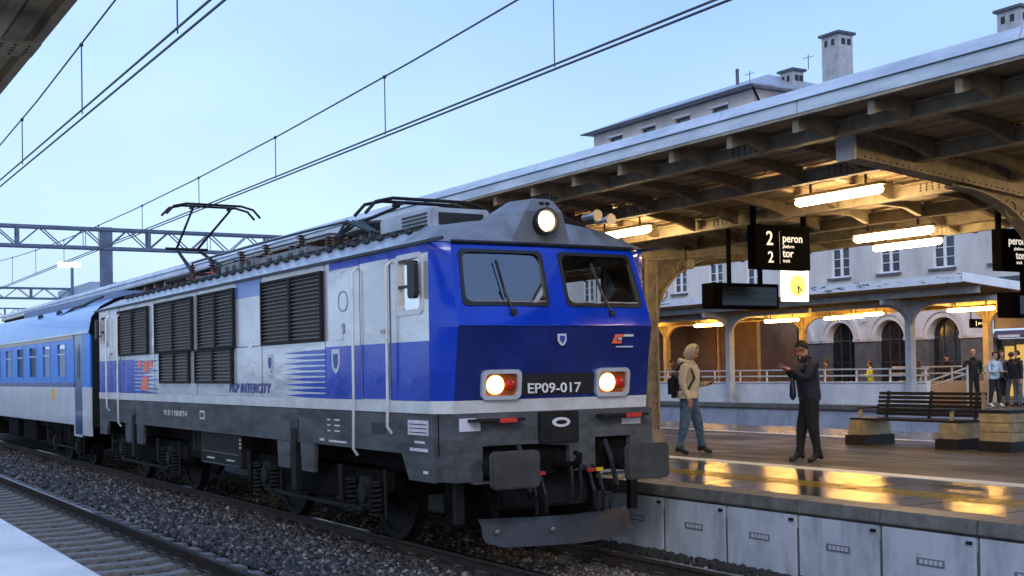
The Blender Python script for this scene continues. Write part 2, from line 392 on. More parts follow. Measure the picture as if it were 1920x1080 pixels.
track(XC, 2, 200, 'railway track under the locomotive beside the wet platform wall', (5.2, 42), sleepw)
track(22.6, 4, 120, 'railway track in the dark bed just beyond the middle platform', (8, 40), sleepw)
track(27.4, 4, 120, 'railway track along the blue grey wall of the far platform', (12, 50), sleepw)

# ------------------------------------------------------------------ near platform (photographer's)
npf = empty('near_platform'); tag(npf, kind='structure')
tag(box(-3.0, 1.97, -3, 60, -.4, .60).build('platform_core', copm, npf))
y = -2.6
for k in range(44):
    for (xa, xb) in ((.93, 1.993), (-.15, .922), (-1.23, -.158)):
        box(xa, xb, y, y+1.192, .604, .75).build('paving_slab', slab, npf, .006)
    y += 1.2
box(-3.0, -1.24, -2.6, 50, .604, .745).build('platform_paving', slab, npf)

# ------------------------------------------------------------------ middle platform
EX = 9.35; FX = 20.3
mp = empty('middle_platform'); tag(mp, kind='structure')
box(EX+.12, FX, -6, 75, -.41, PZ-.30).build('platform_core', copm, mp)
box(12.50, 18.0, -6, 75, PZ-.29, PZ).build('walking_surface', asphalt, mp)
box(EX+.42, 10.55, -6, 75, PZ-.29, PZ-.012).build('edge_bedding', copm, mp); box(11.02, 12.20, -6, 75, PZ-.29, PZ-.012).build('edge_bedding', copm, mp)
TM = {w_: box(-w_/2+.004, w_/2-.004, -.246, .246, -.06, 0).mesh('wet_tile', wet, .004) for w_ in (.78, .59)}
rt_ = random.Random(11); y = 3.25
while y < 36:
    for xc_, w_ in ((EX+.81, .78), (11.315, .59), (11.905, .59)):
        link('wet_tile', TM[w_], mp, (xc_, y, PZ-.001+rt_.uniform(-.0015, .001)), (rt_.uniform(-.007, .007), rt_.uniform(-.006, .006), 0))
    y += .5
for xa_, xb_ in ((EX+.42, 10.55), (11.02, 12.20)):
    box(xa_, xb_, -6, 2.99, PZ-.011, PZ).build('wet_edge_strip', wet, mp); box(xa_, xb_, y-.24, 75, PZ-.011, PZ).build('wet_edge_strip', wet, mp)
box(18.24, FX-.01, -6, 75, PZ-.29, PZ).build('far_wet_strip', wet, mp)
box(12.202, 12.498, -6, 75, PZ-.29, PZ+.003).build('white_line', whitel, mp)
box(18.002, 18.238, -6, 75, PZ-.29, PZ+.003).build('white_line', whitel, mp)
# ribbed tactile tiles
tm = MB(); tm.box(0, .47, 0, .492, -.06, 0)
for i in range(5): tm.box(.04+i*.09, .07+i*.09, .02, .47, .0, .006)
tme = tm.mesh('tactile_tile', tact)
y = 3.0
for i in range(60): link('tactile_tile', tme, mp, (10.552, y, PZ)); y += .5
box(10.552, 11.02, -6, 3, PZ-.29, PZ).build('tactile_strip', tact, mp); box(10.552, 11.02, y, 75, PZ-.29, PZ).build('tactile_strip', tact, mp)
box(10.552, 11.02, 3, y, PZ-.29, PZ-.07).build('tactile_bedding', copm, mp)
# coping stones and wall panels
JY = [7.32-1.135*k for k in range(1, 6)][::-1]+[7.32+1.135*k for k in range(0, 32)]
for a, b_ in zip(JY[:-1], JY[1:]):
    c = MB(); c.prism([(EX, PZ-.13), (EX+.02, PZ), (EX+.415, PZ), (EX+.415, PZ-.29), (EX+.13, PZ-.29), (EX+.06, PZ-.16)], 'y', a+.006, b_-.006)
    c.build('coping_stone', copm, mp, .006)
    pnl = box(EX+.02, EX+.11, a+.03, b_-.012, -.40, PZ-.165).build('wall_panel', wallp, mp, .008)
    mid = (a+b_)/2+random.uniform(-.05, .05)
    box(EX+.012, EX+.0195, mid-.16, mid+.16, .205, .275).build('vent_plate', mat('vent_grey', (.13, .14, .16), .6), pnl)
    for q in range(5): box(EX+.007, EX+.0115, mid-.14+q*.056, mid-.10+q*.056, .22, .262).build('vent_slot', wallp, pnl)
    box(EX+.0, EX+.0195, a+.06, a+.12, PZ-.23, PZ-.20).build('wall_bracket', undg, mp)
box(EX+.035, EX+.11, JY[0], JY[-1], -.40, PZ-.30).build('joint_backing', copd, mp)
rng = random.Random(5)
# dark stones along the foot of the wall
heap = MB()
for k in range(900):
    x = EX-.01-abs(rng.gauss(0, .13)); y = rng.uniform(6, 16); s = rng.uniform(.03, .06); z = -.13-(EX-x)*.15
    heap.ell((x, y, z), s*rng.uniform(.7, 1.1), s, s*rng.uniform(.6, .9), 5, 3)
tag(heap.build('wall_foot_ballast', dirt), 'dark loose stones along the foot of the platform wall', 'ballast', kind='stuff')

# ------------------------------------------------------------------ locomotive
L = empty('electric_locomotive', (XC, 11.4, 0))
tag(L, 'blue and silver electric locomotive with lit headlights passing the platform', 'locomotive')
HW = 1.46; LEN = 16.3
def sgn(s): return s
def side_plate(name, poly, m, s=-1, off=.0, t=.004, parent=None, bevel=0):
    """flat plate on the loco side; poly in (y, z)."""
    x0 = s*(HW+off); x1 = s*(HW+off+t)
    return MB().prism(poly, 'x', x0, x1).build(name, m, parent or L, bevel)
def rect(y0, y1, z0, z1): return [(y0, z0), (y1, z0), (y1, z1), (y0, z1)]
ZB, ZT = 1.80, 3.53
for s in (-1, 1):
    x0, x1 = sorted((s*(HW-.05), s*HW))
    w = MB()
    w.box(x0, x1, .47, .64, ZB, ZT); w.box(x0, x1, 1.22 if s < 0 else 2.2, LEN-1.22, ZB, ZT); w.box(x0, x1, LEN-.64, LEN-.47, ZB, ZT)
    for a in (.64, LEN-1.22):
        w.box(x0, x1, a, a+.58, ZB, 2.80); w.box(x0, x1, a, a+.58, 3.41, ZT)
    if s > 0: w.box(x0, x1, 1.22, 2.2, ZB, 2.80); w.box(x0, x1, 1.22, 2.2, 3.41, ZT)
    w.build('body_side', silver, L)
    # lower blue zone with tapering speed stripes, blue strip under the eave
    for f in ((lambda y: y), (lambda y: LEN-y)):
        for (a, b_) in ((.47, 1.425), (1.44, 2.255), (2.27, 3.35)):
            side_plate('blue_panel', rect(f(a), f(b_), ZB, 2.46), blue, s)
        for k in range(9):
            z = 1.83+k*.072
            side_plate('speed_stripe', [(f(3.352), z-.028), (f(4.1), z-.022), (f(4.85-.1*(k % 2)), z), (f(4.1), z+.022), (f(3.352), z+.028)], blue, s)
    side_plate('blue_panel', rect(.47, 3.2, 3.43, ZT), blue, s)
    side_plate('blue_panel', rect(5.75, 6.85, 3.28, ZT), mat('painted_sky_reflection', (.10, .20, .55), .25, .2, .1, 2, coat=.5), s)  # sky reflection on the silver side, painted as a paler blue panel
    # rain gutter
    box(min(s*HW, s*(HW+.03)), max(s*HW, s*(HW+.03)), .1, LEN-.1, ZT, ZT+.035).build('rain_gutter', blackm, L)
    # pale band, skirt
    box(min(s*(HW-.05), s*(HW+.012)), max(s*(HW-.05), s*(HW+.012)), .45, LEN-.45, 1.66, 1.797).build('pale_band', bandm, L, .004)
    sk = MB()
    xa, xb = sorted((s*(HW-.06), s*(HW-.005)))
    sk.prism([(.42, .91), (1.02, .91), (1.2, 1.20), (LEN-1.2, 1.20), (LEN-1.02, .91), (LEN-.42, .91), (LEN-.42, 1.657), (.42, 1.657)], 'x', xa, xb)
    sk.build('skirt', skirtm, L)
    for c in (4.5, 13.05):
        for d in (-.45, .43):
            MB().prism([(c+d-.26, 1.195), (c+d+.24, 1.195), (c+d+.2, .82), (c+d-.22, .82)], 'x', xa, xb).build('skirt_bracket', skirtm, L)
        box(*sorted((s*(HW-.06), s*(HW+.02))), c-.1, c+.08, .55, 1.38).build('damper', undg, L)
        box(*sorted((s*(HW-.01), s*(HW+.004))), c-.16, c+.14, 1.22, 1.5).build('damper_recess', blackm, L)
# floor, cab bulkheads, interior linings
box(-HW+.06, HW-.06, .4, LEN-.4, 1.2, 1.66).build('underfloor', under, L)
dkin = mat('cab_lining', (.06, .055, .045), .7, 0, .3, 3)
for y in (2.6, LEN-2.65): box(-HW+.06, HW-.06, y, y+.05, 1.67, 3.5).build('cab_bulkhead', dkin, L)
for y in (.35,): MB().prism([(.22, 1.70), (.75, 1.70), (.75, 2.52), (.45, 2.66), (.22, 2.66)], 'x', -1.1, 1.1).build('driver_desk', dkin, L)
for x in (-.7, .7):
    c = MB(); c.box(x-.22, x+.22, 1.05, 1.5, 2.15, 2.27); c.box(x-.2, x+.2, 1.45, 1.55, 2.27, 2.85); c.box(x-.06, x+.06, 1.2, 1.3, 1.67, 2.15); c.box(x-.12, x+.12, 1.45, 1.54, 2.85, 3.02)
    c.build('driver_seat', blackm, L, .02)

# the two fronts (rear one is a turned copy)
def yb(x): return .05+.05*(x/1.3)**2
PRF = [(1.66, .14), (1.80, .12), (2.14, .08), (2.60, 0.), (2.64, 0.004), (2.82, .06), (2.86, .072), (3.44, .245), (3.48, .257), (3.54, .275)]
def prof(z):
    for (a, b_), (c, d) in zip(PRF[:-1], PRF[1:]):
        if z <= c: return b_+(d-b_)*(z-a)/(c-a)
    return PRF[-1][1]
def FS(x, z, d=0.):
    k = 1-.05*max(0, z-2.8)/.7
    return (x*k, yb(x)+prof(z)-d, z)
def front(parent):
    US = [-1.3, -1.2, -.9, -.5, -.13, 0, .13, .5, .9, 1.2, 1.3]; ZS = [p[0] for p in PRF]
    for zlo, zhi, nm_ in ((0, 1.81, 'front_band'), (1.79, 2.61, 'lower_front_panel'), (2.59, 9, 'upper_front_panel')):
        f = MB()
        for i in range(len(US)-1):
            for j in range(len(ZS)-1):
                if not (ZS[j] >= zlo-1e-6 and ZS[j+1] <= zhi+1e-6): continue
                um = abs(US[i]+US[i+1])/2
                if ZS[j] >= 2.86-1e-6 and ZS[j+1] <= 3.44+1e-6 and .13 < um < 1.2: continue
                f.add([FS(US[i], ZS[j]), FS(US[i+1], ZS[j]), FS(US[i+1], ZS[j+1]), FS(US[i], ZS[j+1])], [(0, 1, 2, 3)])
        f.build(nm_, {'f': bandm, 'l': blued, 'u': blue}[nm_[0]], parent, smooth=True)
    # bevelled cab corners
    for s in (-1, 1):
        for zlo, zhi, mm in ((0, 1.81, bandm), (1.79, 2.61, blue), (2.59, 9, blue)):
            c = MB()
            for j in range(len(ZS)-1):
                if not (ZS[j] >= zlo-1e-6 and ZS[j+1] <= zhi+1e-6): continue
                for q in range(4):
                    def CP(z, t):
                        p = Vector(FS(s*1.3, z)); e_ = Vector((s*HW, .47, z)); return p.lerp(e_, t)
                    t0, t1 = q/4, (q+1)/4
                    c.add([CP(ZS[j], t0), CP(ZS[j+1], t0), CP(ZS[j+1], t1), CP(ZS[j], t1)], [(0, 1, 2, 3)])
            c.build('corner_panel', mm, parent, smooth=True)
    # windscreens
    for x0, x1 in ((-1.2, -.13), (.13, 1.2)):
        cx, cz = (x0+x1)/2, 3.15; w, h = x1-x0, .60
        fr = MB(); ring(fr, [(cx+p[0], cz+p[1]) for p in rrect(w+.03, h+.035, .06)], [(cx+p[0], cz+p[1]) for p in rrect(w-.045, h-.04, .09)],
             lambda u, v, d: FS(u, v, d), .018, -.02)
        fo = fr.build('windscreen_frame', blackm, parent)
        gm = MB()
        n = 6
        for i in range(n):
            ua = x0+w*i/n; ub = x0+w*(i+1)/n
            gm.add([FS(ua, cz-h/2, -.01), FS(ub, cz-h/2, -.01), FS(ub, cz+h/2, -.01), FS(ua, cz+h/2, -.01)], [(0, 1, 2, 3)])
        gm.build('windscreen', gl_front, parent, smooth=True)
        # wiper
        wp = MB(); a = Vector(FS(cx+.05, 2.76, .03)); b_ = Vector(FS(cx-.05, 3.02, .045)); c = Vector(FS(cx-.10, 3.34, .04))
        wp.tube([a, b_], .012, 6); wp.bar(Vector(FS(cx-.02, 2.92, .03)), c, .012, .03); wp.cyl(a, 'y', .035, .05, 10)
        wp.build('wiper', blackm, parent)
        MB().bar(Vector(FS(x0+.06, 2.885, .03)), Vector(FS(x1-.06, 2.885, .03)), .014, .014).build('grab_rail', steel, parent)
    # belt fold line
    bl = MB(); pts = [FS(u, 2.61, .004) for u in US]; bl.tube(pts, .008, 6); bl.build('belt_seam', blued, parent)
    # head and tail lamps
    for s in (-1, 1):
        cx, cz = s*.75, 1.965
        P = lambda u, v, d: FS(u, v, d)
        o_ = [(cx+p[0], cz+p[1]) for p in rrect(.49, .33, .07)]; i_ = [(cx+p[0], cz+p[1]) for p in rrect(.40, .24, .05)]
        bz = MB(); ring(bz, o_, i_, P, .045, -.05); bo = bz.build('headlight', silver, parent)
        bk = MB(); bk.add([P(*p, .004) for p in i_], [tuple(range(len(i_)))]); bk.build('headlight_reflector', mat('lamp_bowl_halo', (.30, .07, .01), .3, .2, .1, 4), bo)  # orange halo of the lamp painted into the bowl colour
        y0 = FS(cx-.07, cz)[1]
        lens = MB(); lens.lathe((cx-.07, y0-.01, cz), 'y', [(.105, .02), (.105, -.02), (.085, -.04), (.04, -.052), (0, -.055)], 20); lens.build('headlight_lens', hl, bo, smooth=True)
        rl = MB(); rl.lathe((cx+.115, FS(cx+.11, cz)[1]-.01, cz), 'y', [(.06, .02), (.06, -.02), (.03, -.03), (0, -.035)], 14); rl.build('tail_lamp', redl, bo, smooth=True)
    # number plate panel between lamps
    pl = MB(); ring_o = [(p[0], 1.955+p[1]) for p in rrect(.96, .20, .02, 2)]
    pl.add([FS(x, z, .012) for x, z in ((-.48, 1.84), (-.16, 1.84), (.16, 1.84), (.48, 1.84))]+[FS(x, z, .012) for x, z in ((-.48, 2.08), (-.16, 2.08), (.16, 2.08), (.48, 2.08))],
           [(0, 1, 5, 4), (1, 2, 6, 5), (2, 3, 7, 6)])
    po = pl.build('number_panel', blackm, parent)
    text('EP09-017', .155, (-.44, yb(.3)+prof(1.9)-.05, 1.865), '-y', frontnum, po, 'number_text', .004, 1.22)
    # emblem shield and logo
    sh = MB(); sh.prism([(-.055, 2.52), (.055, 2.52), (.055, 2.44), (.03, 2.40), (0, 2.385), (-.03, 2.40), (-.055, 2.44)], 'y', yb(0)+prof(2.45)-.03, yb(0)+prof(2.45)-.012); sh.build('shield_emblem', whitep, parent)
    MB().prism([(-.035, 2.50), (.035, 2.50), (.035, 2.45), (0, 2.41), (-.035, 2.45)], 'y', yb(0)+prof(2.45)-.034, yb(0)+prof(2.45)-.031).build('shield_inset', dkblue, parent)
    yl = yb(.85)+prof(2.45)
    lg = MB(); lg.prism([(.70, 2.41), (.84, 2.41), (.84, 2.44), (.77, 2.44), (.79, 2.485), (.87, 2.485), (.87, 2.515), (.76, 2.515)], 'y', yl-.03, yl-.02); lg.build('operator_logo', redlogo, parent)
    MB().prism([(.80, 2.45), (.84, 2.45), (.84, 2.478), (.80, 2.478)], 'y', yl-.03, yl-.02).build('logo_stroke', whitep, parent)
    MB().prism([(.88, 2.49), (1.02, 2.49), (1.02, 2.515), (.88, 2.515)], 'y', yl-.02, yl-.01).build('logo_stroke', whitep, parent)
    MB().prism([(.76, 2.365), (1.0, 2.365), (1.0, 2.378), (.76, 2.378)], 'y', yl-.03, yl-.02).build('logo_stroke', whitep, parent)
    # brow and roof light housing
    br = MB(); N = 8
    us = [-1.3+2.6*i/N for i in range(N+1)]
    lo = [Vector(FS(u, 3.54))+Vector((0, -.02, 0)) for u in us]; hi = [Vector((u*.86, yb(u)+.62, 3.87-.10*(u/1.3)**2)) for u in us]
    bk = [Vector((u*.86, 1.2, 3.89-.10*(u/1.3)**2)) for u in us]
    br.add(lo+hi+bk, [(i, i+1, N+1+i+1, N+1+i) for i in range(N)]+[(N+1+i, N+2+i, 2*N+3+i, 2*N+2+i) for i in range(N)])
    for s, i in ((-1, 0), (1, N)):
        br.add([lo[i], hi[i], bk[i], (s*(HW+.01), 1.2, 3.56), (s*(HW+.01), .47, 3.56)], [(0, 1, 2, 3, 4)])
    br.build('roof_brow', browm, parent)
    MB().tube([Vector(FS(u, 3.545, .02)) for u in us], .022, 6).build('brow_gutter', blackm, parent)
    hs = MB()
    lo_ = [(-.36, .12, 3.56), (.36, .12, 3.56), (.30, .9, 3.80), (-.30, .9, 3.80)]
    hs.add([(-.40, .06, 3.57), (.40, .06, 3.57), (.25, -.02, 3.92), (-.25, -.02, 3.92), (.13, .02, 4.07), (-.13, .02, 4.07),
            (-.42, 1.15, 3.8), (.42, 1.15, 3.8), (.25, .75, 3.98), (-.25, .75, 3.98), (.13, .6, 4.10), (-.13, .6, 4.10)],
           [(0, 1, 2, 3), (3, 2, 4, 5), (5, 4, 10, 11), (1, 7, 8, 2), (2, 8, 10, 4), (0, 3, 9, 6), (3, 5, 11, 9), (6, 9, 11, 10, 8, 7)])
    ho = hs.build('top_lamp_housing', browm, parent, .02); ho.location = (-.05, .30, .0)
    MB().lathe((0, .0, 3.81), 'y', [(.155, .08), (.155, -.07), (.13, -.075), (.125, -.02)], 24).build('top_lamp_bezel', blackm, ho, smooth=True)
    MB().lathe((0, .0, 3.81), 'y', [(.12, .0), (.115, -.05), (.08, -.075), (.0, -.085)], 24).build('top_lamp_lens', hlt, ho, smooth=True)
    for x in (-.06, .02): box(x, x+.05, -.015, .04, 4.0, 4.03).build('lamp_vent', undg, ho)
    # lower front apron
    ap = MB()
    ap.prism([(-1.33, .92), (-.99, .92), (-.99, 1.30), (-.35, 1.30), (.15, 1.26), (.15, .97), (.50, .97), (.50, 1.34), (1.0, 1.34), (1.0, .92), (1.33, .92), (1.33, 1.655), (-1.33, 1.655)][::1], 'y', .02, .10)
    ap.build('front_apron', skirtm, parent)
    for s in (-1, 1):
        MB().add([(s*1.33, .06, .92), (s*(HW-.006), .44, .92), (s*(HW-.006), .44, 1.655), (s*1.33, .06, 1.655)], [(0, 1, 2, 3)]).build('apron_corner', skirtm, parent)
    box(-1.26, 1.26, .25, .30, .95, 1.64).build('buffer_beam', under, parent)
    box(-.28, .25, -.03, .018, 1.30, 1.65).build('coupler_panel', undg, parent, .01)
    ov = MB(); ov.prism([(x*.12, 1.53+z*.055) for x, z in [(cos(k*pi/8), sin(k*pi/8)) for k in range(16)]], 'y', -.045, -.031); oo = ov.build('oval_badge', whitep, parent)
    ov = MB(); ov.prism([(x*.075, 1.53+z*.025) for x, z in [(cos(k*pi/8), sin(k*pi/8)) for k in range(16)]], 'y', -.049, -.046); ov.build('badge_centre', undg, oo)
    for s in (-1, 1):
        c = s*.85
        st = MB(); st.box(c-.33, c+.33, -.12, .02, 1.57, 1.60); st.build('front_step', undg, parent)
        box(c+.0, c+.22, -.125, -.121, 1.555, 1.605).build('step_reflector', redp, parent)
        # buffer
        bs = MB(); bs.lathe((s*.875, -.2, 1.05), 'y', [(.13, .3), (.13, .0), (.10, 0), (.10, -.30)], 16); b1 = bs.build('buffer', undg, parent, smooth=True)
        hd = MB(); hd.prism([(s*.875+p[0], 1.05+p[1]) for p in rrect(.60, .40, .06)], 'y', -.60, -.52); hd.build('buffer_head', mat('buffer_plate_grey', (.055, .055, .052), .45, .2, .3, 4), b1, .018)
        box(s*.875-.27, s*.875+.27, -.07, .03, .90, .925).build('apron_step', steel, parent)
        # handrail hoops and air hoses
        for q, mm in ((.33, redp), (.45, yellowp)):
            x = s*q
            MB().tube([(x, .02, 1.02), (x, -.10, .95), (x+.02, -.16, .75), (x+.06, -.12, .55), (x+.10, -.02, .50)], .022, 7).build('air_hose', blackm, parent)
            box(x-.03, x+.05, -.13, -.09, .96, 1.0).build('hose_cock', mm, parent)
        # guard iron
        box(s*1.18-.05, s*1.18+.05, .34, .42, .45, .95).build('guard_iron', undg, parent)
    # coupling hook and screw link
    hk = MB(); hk.tube([(0, .1, 1.05), (0, -.25, 1.05), (0, -.36, 1.10), (0, -.38, 1.18), (0, -.30, 1.20)], [.05, .05, .045, .04, .03], 8)
    hk.build('coupling_hook', under, parent, smooth=True)
    MB().tube([(-.05, -.3, 1.05), (-.06, -.33, .85), (-.05, -.28, .65), (.05, -.28, .65), (.06, -.33, .85), (.05, -.3, 1.05)], .022, 7).build('screw_coupling', undg, parent, smooth=True)
    # jumper cables
    for x in (-.55, .62): MB().tube([(x, .0, 1.3), (x, -.12, 1.1), (x+.04, -.16, .8), (x+.1, -.05, .7)], .03, 7).build('jumper_cable', blackm, parent)
    # snow plough
    pw = MB(); n = 10; cols = []
    for i in range(n+1):
        u = -1.0+2.0*i/n; yv = -.25+.35*(abs(u)/1.15)**1.3
        cols.append([(u, yv+.10, .50), (u, yv+.02, .42), (u, yv-.0, .32), (u, yv-.06, .20 if abs(u) < 1.0 else .26)])
    for i in range(n):
        for k in range(3): pw.add([cols[i][k], cols[i+1][k], cols[i+1][k+1], cols[i][k+1]], [(0, 1, 2, 3)])
    po = pw.build('snow_plough', mat('plough_blue_grey', (.022, .028, .040), .6, 0, .4, 3, bump=.15), parent, smooth=True)
    for u in (-.85, -.25):
        yv = -.25+.35*(abs(u)/1.15)**1.3
        MB().lathe((u, yv+.0, .36), 'y', [(.035, .02), (.035, -.015), (.0, -.02)], 8).build('plough_bolt', steel, po)
        MB().bar((u*.9, yv+.1, .42), (u*.9, .4, .95), .06, .04).build('plough_strut', under, po)
box(-.95, .95, .75, 1.15, .32, .94).build('added_underframe_fill', under, L, .03)  # added dark box, blackens the see-through gap below the nose
box(-.6, .6, .45, .74, .55, .93).build('added_brake_fill', undg, L, .03)  # second added box darkening the same gap
fr_ = empty('cab_front', (0, 0, 0)); fr_.parent = L
front(L)
bpy.data.objects.remove(fr_)
for o in list(bpy.data.objects):
    if o.parent == L:
        nm_ = o.name.split('.')[0]
        if nm_ in ('front_apron', 'apron_corner', 'coupler_panel', 'oval_badge', 'front_step', 'step_reflector', 'apron_step', 'air_hose', 'hose_cock', 'jumper_cable', 'snow_plough', 'snow_plough_blade', 'coupling_hook', 'screw_coupling', 'plough_strut', 'plough_bolt'): o.location.y += .14
        if nm_ == 'buffer': o.location.y += .24; o.location.z += .02
# simple rear end wall seen from behind and beside
re = MB()
ZS = [p[0] for p in PRF]
for j in range(len(ZS)-1):
    P0 = [(u, LEN-yb(u)-prof(ZS[j]), ZS[j]) for u in (-1.3, 0, 1.3)]; P1 = [(u, LEN-yb(u)-prof(ZS[j+1]), ZS[j+1]) for u in (-1.3, 0, 1.3)]
    re.add([P0[0], P0[1], P0[2], P1[0], P1[1], P1[2]], [(0, 1, 4, 3), (1, 2, 5, 4)])
    for s, k in ((-1, 0), (1, 2)): re.add([P0[k], P1[k], (s*HW, LEN-.47, ZS[j+1]), (s*HW, LEN-.47, ZS[j])], [(0, 1, 2, 3)])
re.build('rear_panel', blue, L)
box(-1.3, 1.3, LEN-.14, LEN-.05, .95, 1.655).build('buffer_beam', under, L)
for s in (-1, 1):
    MB().lathe((s*.875, LEN+.2, 1.05), 'y', [(.13, -.3), (.10, 0), (.10, .30), (.26, .31), (.26, .36)], 16).build('buffer', undg, L, smooth=True)
MB().tube([(0, LEN, 1.05), (0, LEN+.9, 1.0)], .05, 8).build('coupling_hook', under, L)
# roof: sloping sides and flat deck
rf = MB()
for s in (-1, 1):
    rf.add([(s*(HW+.01), .47, 3.565), (s*(HW+.01), LEN-.3, 3.565), (s*1.05, LEN-.6, 3.78), (s*1.05, 1.2, 3.78)], [(0, 1, 2, 3)])
    rf.add([(s*1.05, 1.2, 3.78), (s*1.05, LEN-.6, 3.78), (0, LEN-.6, 3.82), (0, 1.2, 3.82)], [(0, 1, 2, 3)])
rf.add([(-1.47, LEN-.3, 3.565), (1.47, LEN-.3, 3.565), (1.05, LEN-.6, 3.78), (0, LEN-.6, 3.82), (-1.05, LEN-.6, 3.78)], [(0, 1, 2, 3, 4)])
rf.build('roof', roofm, L)
# body doors, handrails, windows, grilles on the visible (and other) side
for s in (-1, 1):
    for f in ((lambda y: y), (lambda y: LEN-y)):
        y0, y1 = sorted((f(1.44), f(2.255)))
        d = side_plate('cab_door', rect(y0, y1, ZB, 3.44 if (s < 0 or y0 > 5) else 2.78), silver, s, .0, .006)
        side_plate('door_lower_paint', rect(y0+.015, y1-.015, ZB+.01, 2.46), blue, s, .006, .003, d)
        for yy in (f(1.432), f(2.262)): side_plate('door_gap', rect(yy-.008, yy+.008, ZB, 3.5), blackm, s, .004, .003, d)
        side_plate('door_handle', rect(f(1.58)-.05, f(1.58)+.05, 2.58, 2.62), steel, s, .006, .03, d)
        # window
        cy, cz = f(.93), 3.105
        w = MB(); ring(w, [(cy+p[0], cz+p[1]) for p in rrect(.66, .69, .07)], [(cy+p[0], cz+p[1]) for p in rrect(.54, .57, .06)], lambda u, v, d: (s*(HW+d), u, v), .015, -.052)
        wo = w.build('side_window', bandm, L)
        w = MB(); w.add([(s*(HW-.03), cy-.28, cz-.29), (s*(HW-.03), cy+.28, cz-.29), (s*(HW-.03), cy+.28, cz+.29), (s*(HW-.03), cy-.28, cz+.29)], [(0, 1, 2, 3)])
        w.build('window_pane', gl_side, wo)
        box(*sorted((s*(HW-.035), s*(HW+.01))), cy-.27, cy+.27, cz-.03, cz-.005).build('window_bar', blackm, wo)
        # mirror
        mm = MB(); yy = f(.66); mm.prism([(yy+p[0], 3.14+p[1]) for p in rrect(.17, .42, .05, 3)], 'x', *sorted((s*(HW+.06), s*(HW+.12)))); mm.bar((s*(HW), yy, 3.0), (s*(HW+.08), yy, 3.0), .02); mm.build('mirror', blackm, L)
        # handrails
        for yh, zb in ((1.38, 1.42), (2.33, 1.12)):
            yy = f(yh)
            q = f(yh+.02 if yh < 2 else yh+.03)
            MB().tube([(s*(HW+.01), yy, 3.40), (s*(HW+.075), yy, 3.34), (s*(HW+.075), yy, 1.9), (s*(HW+.075), q, zb+.08), (s*(HW+.02), q, zb)], .019, 8).build('handrail', bandm, L, smooth=True)
        box(*sorted((s*(HW-.02), s*(HW+.0))), min(f(1.62), f(2.0)), max(f(1.62), f(2.0)), 1.40, 1.53).build('step_recess', blackm, L)
    GR = [(11.85, 14.05, 2.57, 3.42), (9.05, 11.3, 2.57, 3.43), (6.9, 8.65, 2.57, 3.43), (3.42, 5.62, 2.57, 3.42), (9.25, 11.0, 2.02, 2.52), (7.0, 8.85, 2.02, 2.52)]
    for gi, (a, b_, c, d) in enumerate(GR):
        if s > 0 and gi > 3: continue
        gb = MB(); gb.prism(rect(a, b_, c, d), 'x', *sorted((s*HW, s*(HW+.006))))
        go = gb.build('louvre_grille', blackm, L)
        fr = MB(); X = sorted((s*HW, s*(HW+.05)))
        fr.prism(rect(a-.03, a+.02, c-.03, d+.03), 'x', *X); fr.prism(rect(b_-.02, b_+.03, c-.03, d+.03), 'x', *X)
        fr.prism(rect(a+.02, b_-.02, c-.03, c), 'x', *X); fr.prism(rect(a+.02, b_-.02, d, d+.03), 'x', *X)
        m_ = (a+b_)/2; fr.prism(rect(m_-.035, m_+.035, c, d), 'x', *X)
        fr.build('grille_frame', undg, go)
        if s < 0:
            n = int((d-c)/.052); wd = (b_-a)/2-.07
            sm = MB(); sm.add([(-.006, 0, .014), (-.006, wd, .014), (-.042, wd, -.010), (-.042, 0, -.010), (-.006, 0, .009), (-.006, wd, .009), (-.038, wd, -.014), (-.038, 0, -.014)],
                   [(0, 1, 2, 3), (4, 7, 6, 5), (3, 2, 6, 7), (0, 4, 5, 1), (0, 3, 7, 4), (1, 5, 6, 2)])
            sme = sm.mesh('slat', louvm)
            for k in range(n):
                for yy in (a+.03, m_+.04): link('slat', sme, go, (-HW, yy, c+(k+.5)*(d-c)/n))
for yy in (3.36, 5.72, 8.86, 11.45, 14.15):
    side_plate('panel_seam', rect(yy-.006, yy+.006, ZB, ZT), undg, -1, .0042, .001)
side_plate('panel_seam', rect(3.4, 14.1, 2.535, 2.545), undg, -1, .0042, .001)
for yy, zz in ((2.9, 2.62), (6.2, 2.2), (6.2, 2.6), (11.5, 2.75)):
    side_plate('access_hatch', [(yy+p[0], zz+p[1]) for p in rrect(.22, .16, .02, 2)], silver, -1, .0, .01)
# lettering and marks on the visible side
X = -HW-.009
text('PKP INTERCITY', .20, (X, 7.2, 1.855), '-x', dkblue, L, 'operator_lettering', .003, 1.32, .15)
lg = MB()
for poly in ([(12.45, 1.86), (11.95, 1.86), (11.95, 2.12), (12.3, 2.12)], [(12.3, 2.2), (11.9, 2.2), (11.9, 2.42), (12.2, 2.42)], [(11.85, 2.3), (11.6, 2.3), (11.6, 2.42), (11.85, 2.42)], [(12.62, 2.3), (12.42, 2.3), (12.42, 2.42), (12.62, 2.42)]):
    lg.prism(poly, 'x', X, X+.005)
lg.build('operator_logo', redlogo, L)
lg = MB()
for z in (1.88, 2.05, 2.22, 2.40): lg.prism(rect(11.3, 11.85, z, z+.018), 'x', X-.001, X+.004)
lg.prism(rect(11.3, 12.5, 1.80, 1.82), 'x', X-.001, X+.004)
lg.build('logo_stroke', dkblue, L)
